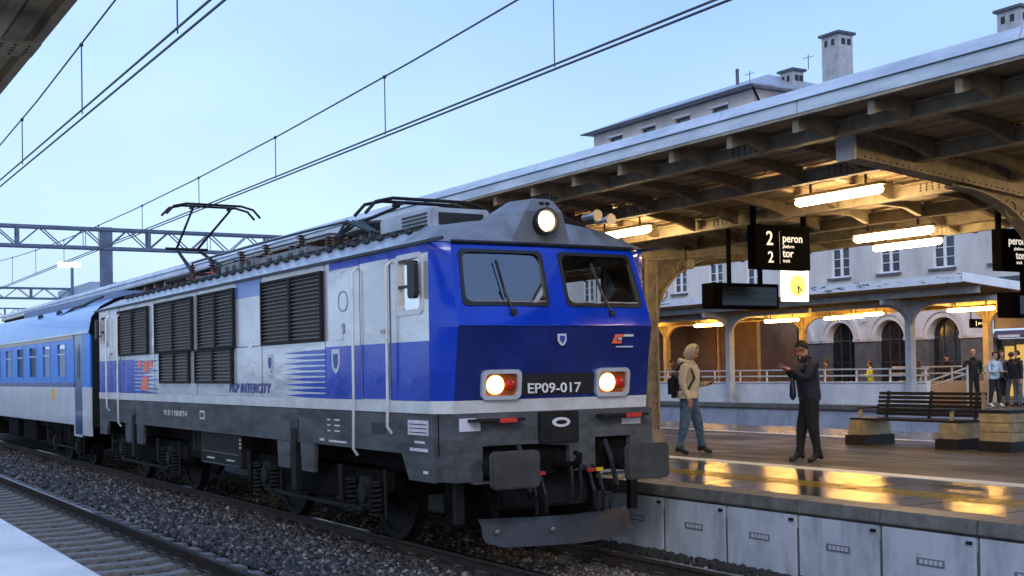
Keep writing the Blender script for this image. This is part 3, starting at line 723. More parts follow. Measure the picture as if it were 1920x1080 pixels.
for (yc, zc, k) in ((5.38, 2.28, 1), (3.02, 2.27, 1.2), (14.3, 2.28, .9)):
    pts = [(-.08, .13), (.08, .13), (.08, -.03), (.045, -.1), (0, -.13), (-.045, -.1), (-.08, -.03)]
    sh = MB(); sh.prism([(yc+p[0]*k*1.3, zc+p[1]*k) for p in pts], 'x', X, X+.006); o_ = sh.build('shield_emblem', whitep, L)
    sh = MB(); sh.prism([(yc+p[0]*k*.8, zc+p[1]*k*.62) for p in pts], 'x', X-.002, X-.0005); sh.build('shield_inset', dkblue, o_)
rg = MB(); ring(rg, [(2.78+p[0], 3.02+p[1]) for p in rrect(.30, .26, .12)], [(2.78+p[0], 3.02+p[1]) for p in rrect(.26, .22, .10)], lambda u, v, d: (-HW-d, u, v), .006, 0); rg.build('round_marking', mat('faded_blue_print', (.28, .33, .48), .4), L)
MB().prism([(2.78+p[0], 2.68+p[1]) for p in rrect(.09, .13, .04)], 'x', X, X+.005).build('small_marking', MT['faded_blue_print'], L)
text('91 51 1 150 017-4', .135, (-HW+.003, 10.9, 1.42), '-x', frontnum, L, 'vehicle_number', .003, 1.4)
box(-HW-.002, -HW+.004, 8.5, 8.75, 1.40, 1.54).build('vehicle_plate', whitep, L); box(-HW-.004, -HW-.0025, 8.53, 8.72, 1.43, 1.51).build('plate_inset', skirtm, L)
for q in range(3):
    for yy, w in ((3.25, .09), (2.95, .16)): box(-HW-.001, -HW+.004, yy, yy+w, 1.38+q*.07, 1.40+q*.07).build('stencil_line', whitep, L)
box(-HW-.001, -HW+.004, 2.75, 3.3, 1.245, 1.27).build('stencil_line', whitep, L); box(-HW-.001, -HW+.004, 3.45, 3.6, 1.25, 1.28).build('stencil_line', whitep, L)
pl_ = box(-HW-.003, -HW+.004, .53, 1.02, 1.42, 1.585).build('data_plate', whitep, L)
for q in range(3): box(-HW-.005, -HW-.0035, .56, .99, 1.445+q*.045, 1.455+q*.045).build('plate_line', undg, pl_)
box(-HW-.003, -HW+.004, .62, .86, 1.33, 1.355).build('stencil_line', whitep, L); box(-HW-.003, -HW+.004, .55, .98, 1.24, 1.275).build('stencil_line', whitep, L)
box(-HW-.003, -HW+.004, .55, .66, 1.0, 1.03).build('stencil_line', whitep, L)
# paper notice on the front corner, and plate at right of apron
MB().prism([(-1.28, 1.47), (-1.02, 1.47), (-1.02, 1.56), (-1.08, 1.61), (-1.28, 1.61)], 'y', .148, .158).build('paper_notice', mat('notice_lilac', (.60, .60, .72), .6), L)
box(.88, 1.15, .148, .158, 1.47, 1.54).build('white_plate', whitep, L)

# bogies
def bogie(parent, yc, wb=1.6, r=.625, xs=1.13, dark=under):
    bg = empty('bogie', (0, yc, 0)); bg.parent = parent
    f = MB()
    for s in (-1, 1):
        f.prism([(-wb-.75, .72), (-wb-.55, .60), (-.7, .50), (.7, .50), (wb+.55, .60), (wb+.75, .72), (wb+.75, .92), (-wb-.75, .92)], 'x', s*xs-.06, s*xs+.06)
    f.box(-xs, xs, -wb-.7, -wb-.55, .65, .9); f.box(-xs, xs, wb+.55, wb+.7, .65, .9); f.box(-xs, xs, -.4, .4, .45, .9)
    f.build('bogie_frame', dark, bg)
    for d in (-wb, wb):
        w = MB()
        for s in (-1, 1): w.lathe((s*.75, d, r), 'x', [(.12, -s*.09), (r+.028, -s*.07), (r+.028, -s*.04), (r, -s*.035), (r-.005, s*.065), (r-.09, s*.065), (r-.12, s*.03), (.22, s*.03), (.18, s*.09), (0, s*.09)], 32)
        w.cyl((0, d, r), 'x', .09, 1.5, 12); w.build('wheelset', wheelm, bg, smooth=True)
    for s in (-1, 1):
        for d in (-wb, wb):
            a = MB(); a.box(s*xs-.12, s*xs+.12, d-.17, d+.17, r-.2, r+.2); a.cyl((s*(xs+.12), d, r), 'x', .14, .08, 16); a.build('axle_box', undg, bg, .02)
            for q in (-.36, .36):
                sp = MB(); pts = []
                for k in range(49):
                    t = k/48*6*2*pi; pts.append((s*(xs+.10)+.075*cos(t), d+q+.075*sin(t), .40+.36*k/48))
                sp.tube(pts, .019, 5); sp.cyl((s*(xs+.1), d+q, .78), 'z', .10, .03, 12); sp.cyl((s*(xs+.1), d+q, .385), 'z', .10, .03, 12); sp.build('coil_spring', undg, bg, smooth=True)
            MB().tube([(s*(xs+.16), d+.62, .95), (s*(xs+.16), d+.6, .5)], [.045, .035], 8).build('bogie_damper', undg, bg)
            MB().tube([(s*(xs+.1), d-.6, .34), (s*(xs+.12), d-.62, .95)], .022, 6).build('sand_pipe', undg, bg)
        MB().bar((s*(xs+.14), -wb, .42), (s*(xs+.14), wb, .42), .03, .05).build('brake_rod', undg, bg)
        for q in (-.8, .8): box(s*xs-.05, s*xs+.16, q-.12, q+.12, .45, .75).build('brake_cylinder', undg, bg, .02)
    return bg
bogie(L, 4.45, 1.75); bogie(L, 13.05, 1.75)
ub = MB(); ub.box(-1.36, 1.36, 6.95, 9.05, .66, 1.19); uo = ub.build('battery_box', undg, L, .02)
for z in (.68, .86): box(-1.375, -1.36, 7.05, 8.95, z+.005, z+.02).build('box_rib', steel, uo)
for y in (7.3, 8.3): box(-1.378, -1.36, y, y+.35, .76, .785).build('box_handle', bandm, uo)
for q in range(3): box(-1.375, -1.36, 6.99, 7.04, .98+q*.06, 1.01+q*.06).build('box_mark', bandm, uo)
box(-1.25, 1.25, 9.15, 10.0, .7, 1.19).build('compressor_case', under, L, .02)
for y in (9.35, 9.6): MB().cyl((-1.27, y, 1.0), 'z', .05, .35, 10).build('air_pipe', undg, L)
MB().cyl((-.9, 6.5, .75), 'y', .22, .8, 18).build('air_tank', under, L); MB().cyl((-1.0, 10.6, .72), 'y', .24, .8, 18).build('air_tank', under, L)
box(-1.0, 1.0, .5, LEN-.5, .95, 1.2).build('main_frame', under, L)
# roof equipment
def insulator(mb, x, y, z, h=.28):
    mb.cyl((x, y, z+h/2), 'z', .035, h, 8)
    for k in range(4): mb.lathe((x, y, z+.04+k*h/4.5), 'z', [(.035, 0), (.085, .015), (.035, .03)], 10)
eq = [(-.55, .55, 3.0, 4.3, .30), (-.8, .8, 5.6, 7.6, .20), (-.7, .7, 8.2, 9.9, .26), (-.6, .6, 10.5, 11.8, .18)]
for a, b_, c, d, h in eq:
    bo = box(a, b_, c, d, 3.81, 3.81+h).build('roof_equipment_box', browm, L, .03)
    for k in range(4): box(a-.012, a+.002, c+.12+k*(d-c)/4.5, c+.12+k*(d-c)/4.5+.16, 3.87, 3.81+h-.05).build('vent_slot', blackm, bo)
# resistor box with louvres behind the brow
bo = box(-.95, -.15, 1.35, 2.75, 3.80, 4.06).build('resistor_box', roofm, L, .02)
for k in range(4): box(-.965, -.95, 1.45, 2.1, 3.85+k*.045, 3.87+k*.045).build('louvre_slot', blackm, bo)
box(-.85, -.25, 1.332, 1.35, 3.86, 4.0).build('box_grille', blackm, bo)
bt = MB(); 
for k in range(34):
    y = 1.6+k*.40; bt.ell((-1.12, y, 3.785), .05, .06, .04, 8, 5)
tag(bt.build('roof_edge_bolt', blackm, L), kind='stuff')
for x in (-1.0, 1.0): MB().bar((x, 1.5, 3.84), (x, LEN-1, 3.84), .04, .03).build('roof_walk_rail', undg, L)
def panto(yc, raised, name='pantograph'):
    p = empty(name, (0, yc, 0)); p.parent = L
    fr = MB()
    for x in (-.55, .55): fr.bar((x, -.9, 4.08), (x, .9, 4.08), .06, .06)
    for y in (-.9, .9): fr.bar((-.55, y, 4.08), (.55, y, 4.08), .06, .06)
    fr.build('base_frame', undg, p)
    for x in (-.55, .55):
        for y in (-.9, .9):
            i = MB(); insulator(i, x, y, 3.80, .26); i.build('insulator', insul, p, smooth=True)
    h = 5.50 if raised else 4.42
    k = (-.1, 1.35, (4.08+h)/2) if raised else (0, 1.35, 4.30)
    for s in (-1, 1):
        ar = MB(); ar.tube([(s*.40, -.45, 4.12), (s*.22, k[1], k[2])], [.045, .03], 8); ar.build('lower_arm', undg, p)
        ar = MB(); ar.tube([(s*.22, k[1], k[2]), (s*.38, -.35, h-.08)], [.028, .022], 8); ar.build('upper_arm', undg, p)
    MB().tube([(-.45, k[1], k[2]), (.45, k[1], k[2])], .03, 8).build('knuckle', undg, p)
    for dy in (-.52, -.18):
        ho = MB(); ho.tube([(-.95, dy, h-.22), (-.80, dy, h-.06), (-.55, dy, h), (.55, dy, h), (.80, dy, h-.06), (.95, dy, h-.22)], .024, 7); ho.build('contact_bow', undg, p)
    MB().bar((-.38, -.52, h-.05), (-.38, -.18, h-.05), .04).build('bow_link', undg, p); MB().bar((.38, -.52, h-.05), (.38, -.18, h-.05), .04).build('bow_link', undg, p)
    MB().tube([(0, -.3, 4.12), (0, .9, 4.16)], .07, 8).build('raising_spring', redp, p)
    return p
panto(3.7, False); panto(12.9, True)
for y in (5.9, 7.4, 8.6, 10.2, 11.4):
    for x in (-.75, -.3):
        i = MB(); insulator(i, x, y, 4.0, .2); i.build('insulator', insul, L, smooth=True)
MB().tube([(-.75, 4.4, 4.22), (-.75, 5.9, 4.24), (-.75, 7.4, 4.25), (-.75, 8.6, 4.25), (-.75, 10.2, 4.25), (-.75, 11.4, 4.24), (-.5, 12.2, 4.1)], .02, 6).build('roof_busbar', blackm, L)
MB().tube([(-.3, 4.6, 4.10), (-.3, 5.9, 4.24), (-.3, 8.6, 4.25), (-.3, 11.4, 4.24)], .018, 6).build('roof_busbar', blackm, L)
for k in range(3): MB().tube([(-.9+.1*k, 3.1+.1*k, 3.95), (-.9+.1*k, 3.9, 4.18), (-.7, 4.7, 4.05)], .022, 6).build('roof_cable', blackm, L)
# red horn and aerials on the right of the brow
MB().lathe((.75, .55, 3.93), 'y', [(.07, -.18), (.035, -.05), (.03, .12)], 12).build('horn', steel, L)
MB().lathe((.98, .6, 3.90), 'y', [(.07, -.18), (.035, -.05), (.03, .12)], 12).build('horn', steel, L)
MB().tube([(.2, 1.0, 3.9), (.6, .95, 3.98), (1.0, 1.0, 3.88)], .02, 6).build('horn_pipe', blackm, L)

# ------------------------------------------------------------------ coach behind the locomotive
K = empty('passenger_coach', (XC+.02, 28.45, 0), R(.9))
tag(K, 'light blue and white passenger coach coupled behind the locomotive', 'railway coach')
CW = 1.42; CL = 24.5
WB = [2.85+1.72*k for k in range(12)]
zc0, zc1 = 2.10, 2.98
for s in (-1, 1):
    xa, xb = sorted((s*(CW-.05), s*CW))
    box(xa, xb, 0, .75, .8, 1.90).build('end_post', cwhite, K); w = MB(); w.box(xa, xb, 0, .75, 1.902, 3.16)
    w.box(xa, xb, 1.55, CL, 2.0, zc0); w.box(xa, xb, 1.55, CL, zc1, 3.16)
    ys = [1.55]
    for y in WB: ys += [y-.45, y+.45]
    ys += [CL]
    for a, b_ in zip(ys[0::2], ys[1::2]): w.box(xa, xb, a, b_, zc0, zc1)
    w.build('upper_side', cblue, K)
    box(xa, xb, 1.55, CL, 1.02, 1.90).build('lower_side', cwhite, K)
    box(min(s*(CW-.05), s*(CW+.004)), max(s*(CW-.05), s*(CW+.004)), 1.55, CL, 1.902, 1.998).build('navy_band', cnavy, K)
    box(min(s*CW, s*(CW+.01)), max(s*CW, s*(CW+.01)), 1.6, CL, 3.04, 3.13).build('cream_strip', mat('coach_cream_strip', (.50, .48, .42), .4), K)
    for y in WB:
        fr = MB(); ring(fr, [(y+p[0], (zc0+zc1)/2+p[1]) for p in rrect(.94, .92, .08)], [(y+p[0], (zc0+zc1)/2+p[1]) for p in rrect(.80, .78, .08)], lambda u, v, d: (s*(CW+d), u, v), .008, -.04)
        fo = fr.build('window', cblue, K)
        MB().add([(s*(CW-.02), y-.42, zc0+.03), (s*(CW-.02), y+.42, zc0+.03), (s*(CW-.02), y+.42, zc1-.03), (s*(CW-.02), y-.42, zc1-.03)], [(0, 1, 2, 3)]).build('pane', gl_coach, fo)
        box(*sorted((s*(CW-.03), s*(CW+.0))), y-.4, y+.4, 2.68, 2.71).build('window_bar', cwhite, fo)
    dr = box(min(s*(CW-.06), s*(CW-.01)), max(s*(CW-.06), s*(CW-.01)), .78, 1.52, .74, 3.12).build('entrance_door', cnavy, K)
    box(min(s*(CW-.012), s*(CW-.002)), max(s*(CW-.012), s*(CW-.002)), 1.05, 1.25, 2.1, 2.9).build('door_window', gl_bldg, dr)
    box(min(s*(CW-.01), s*(CW+.02)), max(s*(CW-.01), s*(CW+.02)), .80, 1.5, .76, .80).build('door_step', cwhite, dr)
    for y in (.70, 1.53): box(xa, xb, y, y+.06, .8, 1.05).build('door_post', cwhite, K)
MB().prism([(3.8+p[0], 1.72+p[1]) for p in rrect(.36, .26, .11)], 'x', -CW-.008, -CW-.001).build('orange_mark', mat('orange_print', (.9, .42, .03), .4), K)
box(-CW+.06, CW-.06, .02, CL, 1.0, 1.9).build('coach_floor', dkin, K); box(-.02, .02, 1.6, CL, 1.9, 3.1).build('compartment_wall', mat('coach_interior', (.30, .27, .22), .7), K)
rf = MB(); N = 10
sec = [(CW*cos(pi*k/N)*1.0, 3.13+.92*sin(pi*k/N)**.8) for k in range(N+1)]
rf.prism(sec, 'y', 0.0, CL); rf.build('coach_roof', croof, K, smooth=True)
box(-CW-.03, CW+.03, .05, CL, 3.125, 3.165).build('roof_gutter', cwhite, K)
for y in (4.6, 6.9): MB().ell((-1.08, y, 3.78), .08, .13, .09, 10, 6).build('roof_vent', blackm, K)
MB().tube([(-1.15, 3.9, 3.70), (-1.05, 3.1, 3.84), (-.95, 2.5, 3.88), (-.85, 1.9, 3.98), (-.8, 1.3, 4.02)], .035, 6).build('roof_pipe', blackm, K)
box(-.55, .55, 1.0, 12.0, 3.98, 4.16).build('roof_duct', mat('roof_duct_grey', (.14, .2, .32), .5), K)
# end: dark gangway bellows
en = MB(); en.box(-1.38, 1.38, -.02, .0, 1.0, 3.1); en.build('end_wall', blackm, K)
en = MB(); ring(en, [(p[0], 2.2+p[1]) for p in rrect(1.5, 2.3, .3)], [(p[0], 2.2+p[1]) for p in rrect(1.1, 2.0, .2)], lambda u, v, d: (u, -d, v), .45, .02); en.build('gangway_bellows', blackm, K)
MB().prism([(-1.42, 3.1)]+[(CW*cos(pi*k/N)*1.02, 3.12+.94*sin(pi*k/N)**.8) for k in range(N, -1, -1)], 'y', -.06, .0).build('roof_end_rim', under, K)
for s in (-1, 1): MB().lathe((s*.875, -.3, 1.05), 'y', [(.11, .3), (.09, 0), (.09, -.08), (.24, -.09), (.24, -.14)], 14).build('buffer', undg, K, smooth=True)
box(-1.2, 1.2, .3, CL-.3, .85, 1.0).build('underframe', under, K); 
for a, b_ in ((6.5, 8.2), (9, 10.5), (12, 14)): box(-1.3, 1.3, a, b_, .45, .99).build('underfloor_box', under, K)
bogie(K, 3.6, 1.25, .46, 1.05); bogie(K, 21, 1.25, .46, 1.05)

# ------------------------------------------------------------------ middle platform canopy
C2 = empty('platform_canopy'); tag(C2, 'brown steel canopy with plank ceiling over the middle platform', 'canopy')
Y0, Y1 = -14.0, 60.
NX0, NX1 = 9.33, 19.1
def cz(x):
    return 4.81 if x < 10 else 4.81-.27*(x-10)/4.1 if x < 14.1 else 4.54+.03*(x-14.1)
pw = .235; x = NX0+.12; i = 0
pl_y = [Y0, -2, 11.5, 27, 44, 60]
while x < NX1-.1:
    for a, b_ in zip(pl_y[:-1], pl_y[1:]):
        z = cz(x+pw/2)+random.uniform(-.006, .006)
        box(x+.006, x+pw-.006, a+.01, b_-.01, z, z+.03).build('plank', plankm, C2)
    x += pw
MB().prism([(NX0, 4.90), (NX1, 4.86), (NX1, 4.93), (14.2, 4.95), (NX0, 5.02)], 'y', Y0, Y1).build('roof_sheet', tinr, C2)
# two-step zinc fascia along the near edge, in lengths
y = Y0
while y < Y1:
    b_ = min(Y1, y+3.9)
    MB().prism([(NX0-.03, 4.77), (NX0+.02, 4.77), (NX0+.02, 4.90), (NX0-.03, 4.90)], 'y', y+.006, b_-.006).build('fascia_board', fasc, C2, .004)
    MB().prism([(NX0-.06, 4.905), (NX0+.03, 4.905), (NX0+.06, 5.03), (NX0+.0, 5.03)], 'y', y+.006+1.2, min(Y1, b_-.006+1.2)).build('gutter_board', fasc, C2, .004)
    y += 3.9
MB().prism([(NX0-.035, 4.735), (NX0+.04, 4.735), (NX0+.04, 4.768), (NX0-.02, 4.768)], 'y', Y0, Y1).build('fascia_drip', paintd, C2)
MB().prism([(NX1, 4.66), (NX1+.05, 4.66), (NX1+.05, 4.96), (NX1, 4.96)], 'y', Y0, Y1).build('far_fascia', paint, C2)
# purlins: riveted I-beams
def ibeam(poly_c, w, t, depth):
    x, zt = poly_c
    return [(x-w/2, zt), (x+w/2, zt), (x+w/2, zt-t), (x+t/2, zt-t), (x+t/2, zt-depth+t), (x+w/2, zt-depth+t), (x+w/2, zt-depth), (x-w/2, zt-depth), (x-w/2, zt-depth+t), (x-t/2, zt-depth+t), (x-t/2, zt-t), (x-w/2, zt-t)]
PUR = [(10.0, .165), (11.6, .18), (13.3, .19), (15.1, .19), (16.9, .18), (18.6, .17)]
rv = MB()
for x, d in PUR:
    m = MB(); m.prism(ibeam((x, cz(x)-.05), .13, .02, d), 'y', Y0, Y1); m.build('purlin', paint, C2)
    y = 2.3
    while y < 30:
        sp = box(x-.035, x-.011, y, y+.55, cz(x)-.05-d+.03, cz(x)-.075).build('splice_plate', paint, C2)
        for a in range(5):
            for c in range(3): rv.ell((x-.038, y+.07+a*.10, cz(x)-.09-c*.038), .012, .015, .015, 6, 4)
        y += 4.185
# cross ribs between deck and purlins: tapered brackets
y = Y0+.5; 
rib_me = {}
def rib(x0, x1, y):
    key = (x0, x1)
    if key not in rib_me:
        za, zb = cz(x0), cz(x1)
        m = MB(); m.prism([(x0+.07, za-.005), (x1-.07, zb-.005), (x1-.07, zb-.22), (x1-.42, zb-.11), (x0+.42, za-.11), (x0+.07, za-.22)], 'y', -.045, .045)
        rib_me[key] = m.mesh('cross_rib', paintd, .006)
    link('cross_rib', rib_me[key], C2, (0, y, 0))
while y < Y1:
    for a, b_ in zip(PUR[:-1], PUR[1:]): rib(a[0], b_[0], y)
    rib(NX0-.02, PUR[0][0], y); rib(PUR[-1][0], NX1, y)
    y += 1.046
# main frames: tapered riveted cantilevers on one column
FY = [9.8+8.37*k for k in range(-2, 6)]
def zbot(x):
    t = abs(x-14.1)/3.6
    return 4.12+.33*min(1, t)
for fy in FY:
    fr = empty('canopy_frame', (0, fy, 0)); fr.parent = C2
    xs_ = [10.45, 11.4, 12.4, 13.3, 14.1, 14.9, 15.8, 16.8, 17.75]
    top = [(x, cz(x)-.055) for x in xs_]; bot = [(x, zbot(x)) for x in xs_]
    MB().prism(top+bot[::-1], 'y', -.012, .012).build('beam_web', paint, fr)
    fl = MB()
    for a, b_ in zip(bot[:-1], bot[1:]): fl.bar((a[0], 0, a[1]), (b_[0], 0, b_[1]), .24, .022)
    for a, b_ in zip(top[:-1], top[1:]): fl.bar((a[0], 0, a[1]+.012), (b_[0], 0, b_[1]+.012), .24, .022)
    fl.build('beam_flange', paint, fr)
    an = MB()
    for a, b_ in zip(top[:-1], top[1:]): an.bar((a[0], -.03, a[1]-.04), (b_[0], -.03, b_[1]-.04), .02, .08)
    for a, b_ in zip(bot[:-1], bot[1:]): an.bar((a[0], -.03, a[1]+.04), (b_[0], -.03, b_[1]+.04), .02, .07)
    an.build('flange_angle', paint, fr)
    q = MB(); x = 10.7
    while x < 17.6:
        q.ell((x, -.043, cz(x)-.098), .014, .010, .014, 6, 4); q.ell((x, -.043, zbot(x)+.045), .014, .010, .014, 6, 4); x += .105
    tag(q.build('rivet', ribm, fr), kind='stuff')
    if fy > 5: box(10.42, 10.47, -.14, .14, 4.42, 4.73).build('beam_end_cap', fascw, fr, .01)
    # lattice column
    cl = MB()
    for dx in (-.11, .11):
        for dy in (-.09, .09): cl.box(14.1+dx-.02, 14.1+dx+.02, dy-.02, dy+.02, PZ, 4.15)
    z = PZ+.15
    while z < 4.0:
        for dy in (-.09, .09): cl.bar((14.0, dy, z), (14.2, dy, z+.22), .012, .03)
        z += .24
    cl.box(14.0, 14.2, -.07, .07, PZ, 4.15)
    cl.build('column', paint, fr)
    box(13.92, 14.28, -.18, .18, PZ, PZ+.28).build('column_base', paint, fr, .02)
    # curved knees either side
    for s in (-1, 1):
        kn = MB(); N = 12
        arc = [(14.1+s*(.12+1.75*(1-cos(pi/2*k/N))), 2.95+1.28*sin(pi/2*k/N)) for k in range(N+1)]
        inner = [(14.1+s*.12, 4.15)]
        poly = arc+[(14.1+s*1.87, 4.29), (14.1+s*.12, 4.20)]
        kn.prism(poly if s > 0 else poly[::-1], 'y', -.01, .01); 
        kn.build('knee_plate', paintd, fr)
        k2 = MB()
        for a, b_ in zip(arc[:-1], arc[1:]): k2.bar((a[0], 0, a[1]), (b_[0], 0, b_[1]), .20, .02, (0, 0, 1))
        k2.build('knee_flange', paint, fr)
        for rr, cxx, czz in ((.16, .45, 3.88), (.11, .80, 4.02), (.10, .32, 3.5)):
            rg = MB(); rg.tube([(14.1+s*cxx+rr*cos(t*pi/8), -.02, czz+rr*sin(t*pi/8)) for t in range(17)], .014, 5); rg.build('scroll_ring', paint, fr)
tag(rv.build('rivet', ribm, C2), kind='stuff')

# tube lamps
def tube_lamp(x, yc, z, L_, mt, label, group, hz=None):
    t = empty('tube_lamp', (x, yc, z)); tag(t, label, 'lamp', group)
    MB().tube([(0, -L_/2-.02, 0), (0, -L_/2+.03, 0), (0, L_/2-.03, 0), (0, L_/2+.02, 0)], [.035, .058, .058, .035], 12).build('glowing_tube', mt, t, smooth=True)
    box(-.05, .05, -L_/2-.05, L_/2+.05, .058, .10).build('lamp_housing', paintd, t)
    hz = hz or .3
    for q in (-L_/3, L_/3): MB().bar((0, q, .10), (0, q, .10+hz), .025).build('hanger', blackm, t)
    return t
GA = 'tube lamps under the middle platform canopy'
for x, yc, z, l in ((12.45, 11.85, 4.40, 'large tube lamp glowing nearest the white beam end'), (12.45, 16.75, 4.40, 'small tube lamp glowing just right of the locomotive roof'),
                    (15.1, 13.25, 4.13, 'tube lamp glowing beyond the hanging sign, upper of the pair at right'), (17.8, 15.3, 4.27, 'tube lamp at the far eave of the canopy, lower of the pair at right'),
                    (12.45, 6.8, 4.40, 'tube lamp over the platform out of the picture, right of the signs'), (12.45, 22, 4.40, 'tube lamp over the platform hidden behind the locomotive cab'),
                    (15.1, 7.6, 4.13, 'tube lamp over the back half of the platform, beyond the right edge'), (15.1, 19.5, 4.13, 'tube lamp over the back half of the platform behind the display board'), (12.45, 1.5, 4.40, 'tube lamp of the canopy nearest to the photographer')):
    tube_lamp(x, yc, z, 1.50, lampm, l, GA, cz(x)-z-.10)
# small flood lamp by the column
fl = empty('flood_lamp', (14.9, 18.0, 4.05)); tag(fl, 'small pale flood lamp clamped beside the curved column bracket', 'lamp')
MB().lathe((0, 0, 0), 'y', [(.03, .1), (.09, -.02), (.10, -.10)], 12).build('lamp_shade', cream, fl, smooth=True); MB().bar((0, .05, 0), (0, .05, .35), .025).build('lamp_arm', blackm, fl)
MB().lathe((-1.3, 0, .35), 'y', [(.03, .1), (.09, -.02), (.10, -.10)], 12).build('lamp_shade', cream, fl, smooth=True)

# hanging signs
def sign(x0, x1, y, z0, z1, zt, label, mirrored=False):
    t = empty('platform_sign', ((x0+x1)/2, y, z0)); tag(t, label, 'sign', 'hanging platform signs')
    w = x1-x0; h = z1-z0
    box(-w/2, w/2, -.09, .09, 0, h).build('sign_board', signk, t, .008)
    for s in (-1, 1): box(s*(w/2-.05)-.035, s*(w/2-.05)+.035, -.03, .03, h, zt-z0).build('hanger_post', signk, t)
    k = h/.67; yy = -.096
    if not mirrored:
        text('2', .30*k, (-.355*k, yy, .365*k), '-y', signw, t, 'sign_numeral', .002); text('2', .24*k, (-.325*k, yy, .10*k), '-y', signw, t, 'sign_numeral', .002)
        text('peron', .175*k, (-.02, yy, .42*k), '-y', signw, t, 'sign_word', .002); text('platform', .07*k, (-.015, yy, .33*k), '-y', signw, t, 'sign_word', .001)
        text('tor', .175*k, (-.02, yy, .19*k), '-y', signw, t, 'sign_word', .002); text('track', .07*k, (-.015, yy, .11*k), '-y', signw, t, 'sign_word', .001)
        box(-.083, -.075, yy-.002, -.0905, .08*k, .58*k).build('sign_rule', whitep, t)
    else:
        text('peron', .175*k, (-.42, yy, .42*k), '-y', signw, t, 'sign_word', .002); text('platform', .07*k, (-.29, yy, .33*k), '-y', signw, t, 'sign_word', .001)
        text('tor', .175*k, (-.25, yy, .19*k), '-y', signw, t, 'sign_word', .002); text('track', .07*k, (-.24, yy, .11*k), '-y', signw, t, 'sign_word', .001)
        text('2', .30*k, (.20, yy, .365*k), '-y', signw, t, 'sign_numeral', .002)
    return t
sign(12.84, 13.99, 14.0, 3.595, 4.27, 4.75, 'black hanging sign with white 2 peron and 2 tor')
sign(16.02, 17.17, 12.05, 3.50, 4.14, 4.74, 'black hanging sign cut by the right edge, peron lettering at its left', True)
# departure display board
t = empty('display_board', (14.05, 15.6, 3.08)); tag(t, 'dark unlit departure display hanging beneath the canopy left of the clock', 'display board')
box(-.72, .72, -.16, .16, 0, .42).build('display_case', signk, t, .01)
box(-.55, .66, -.168, -.163, .05, .36).build('display_screen', mat('display_glass', (.006, .012, .01), .12), t)
for z in (.15, .26): box(-.5, .6, -.171, -.169, z, z+.008).build('display_row', undg, t)
for x in (-.25, .45): box(x-.025, x+.025, -.03, .03, .42, 1.6).build('hanger_post', signk, t)
t2 = copy_tree(t); t2.location = (20.1-.1, 14.2, 2.98); t2['label'] = 'dark display board cut by the right edge above the far rails'
t2.location = (18.45, 13.2, 2.85)
# clock
t = empty('platform_clock', (15.98, 16.3, 3.27)); tag(t, 'square clock box glowing white and yellow under the platform sign', 'clock')
box(-.29, .29, -.07, .07, 0, .56).build('clock_case', emit('clock_glow', (1, .93, .70), 1.5), t, .01)
MB().lathe((0, -.072, .28), 'y', [(.19, .0), (.19, -.006)], 24).build('clock_face', emit('clock_face_glow', (1, .78, .05), 1.1), t)
MB().bar((0, -.085, .28), (.02, -.085, .14), .02, .012, (0, 1, 0)).build('hour_hand', blackm, t); MB().bar((0, -.085, .28), (.10, -.085, .18), .014, .012, (0, 1, 0)).build('minute_hand', blackm, t)
for x in (-.2,): box(x-.025, x+.025, -.02, .02, .56, 1.45).build('hanger_post', signk, t)

# ------------------------------------------------------------------ bench, planter bin
t = empty('bench', (0, 0, PZ)); tag(t, 'dark slatted bench on cream stone supports', 'bench')
for i, (yy) in enumerate((15.42, 13.45)):
    d = -1 if i == 0 else 1
    sp = MB(); ya, yb_ = (yy-.20, yy+.20)
    sp.prism([(ya, .17), (yb_, .17), (yb_-.05, .43), (ya+.05, .43)], 'x', 16.52, 17.22); sp.build('stone_support', cream, t, .01)
    box(16.49, 17.25, ya-.03, yb_+.03, 0, .168).build('plinth', stonedk, t)
    box(16.62, 16.66, yy-.03, yy+.03, .43, .63).build('arm_post', cream, t); box(16.6, 17.1, yy-.03, yy+.03, .63, .66).build('arm_rest', bench, t)
for k in range(5): box(16.58+k*.125, 16.68+k*.125, 13.28, 15.62, .435, .47).build('seat_slat', bench, t, .006)
for k in range(6):
    z = .50+k*.072; x = 17.24+.018*k
    box(x, x+.03, 13.30, 15.60, z, z+.055).build('back_slat', bench, t, .006)
for yy in (13.5, 14.45, 15.4): MB().bar((17.28, yy, .43), (17.37, yy, .93), .04, .05).build('back_bracket', bench, t)
box(17.2, 17.26, 13.27, 13.30, .4, .9).build('end_plate', cream, t)
t = empty('litter_bin', (16.95, 12.62, PZ)); tag(t, 'square cream stone litter bin with black base beside the bench', 'litter bin')
box(-.36, .36, -.31, .31, 0, .155).build('plinth', stonedk, t)
for k in range(3): 
    z = .16+k*.15; box(-.34+.004*k, .34-.004*k, -.29, .29, z, z+.143).build('stone_course', cream, t, .008)
box(-.33, .33, -.28, .28, .605, .66).build('bin_rim', stonedk, t)

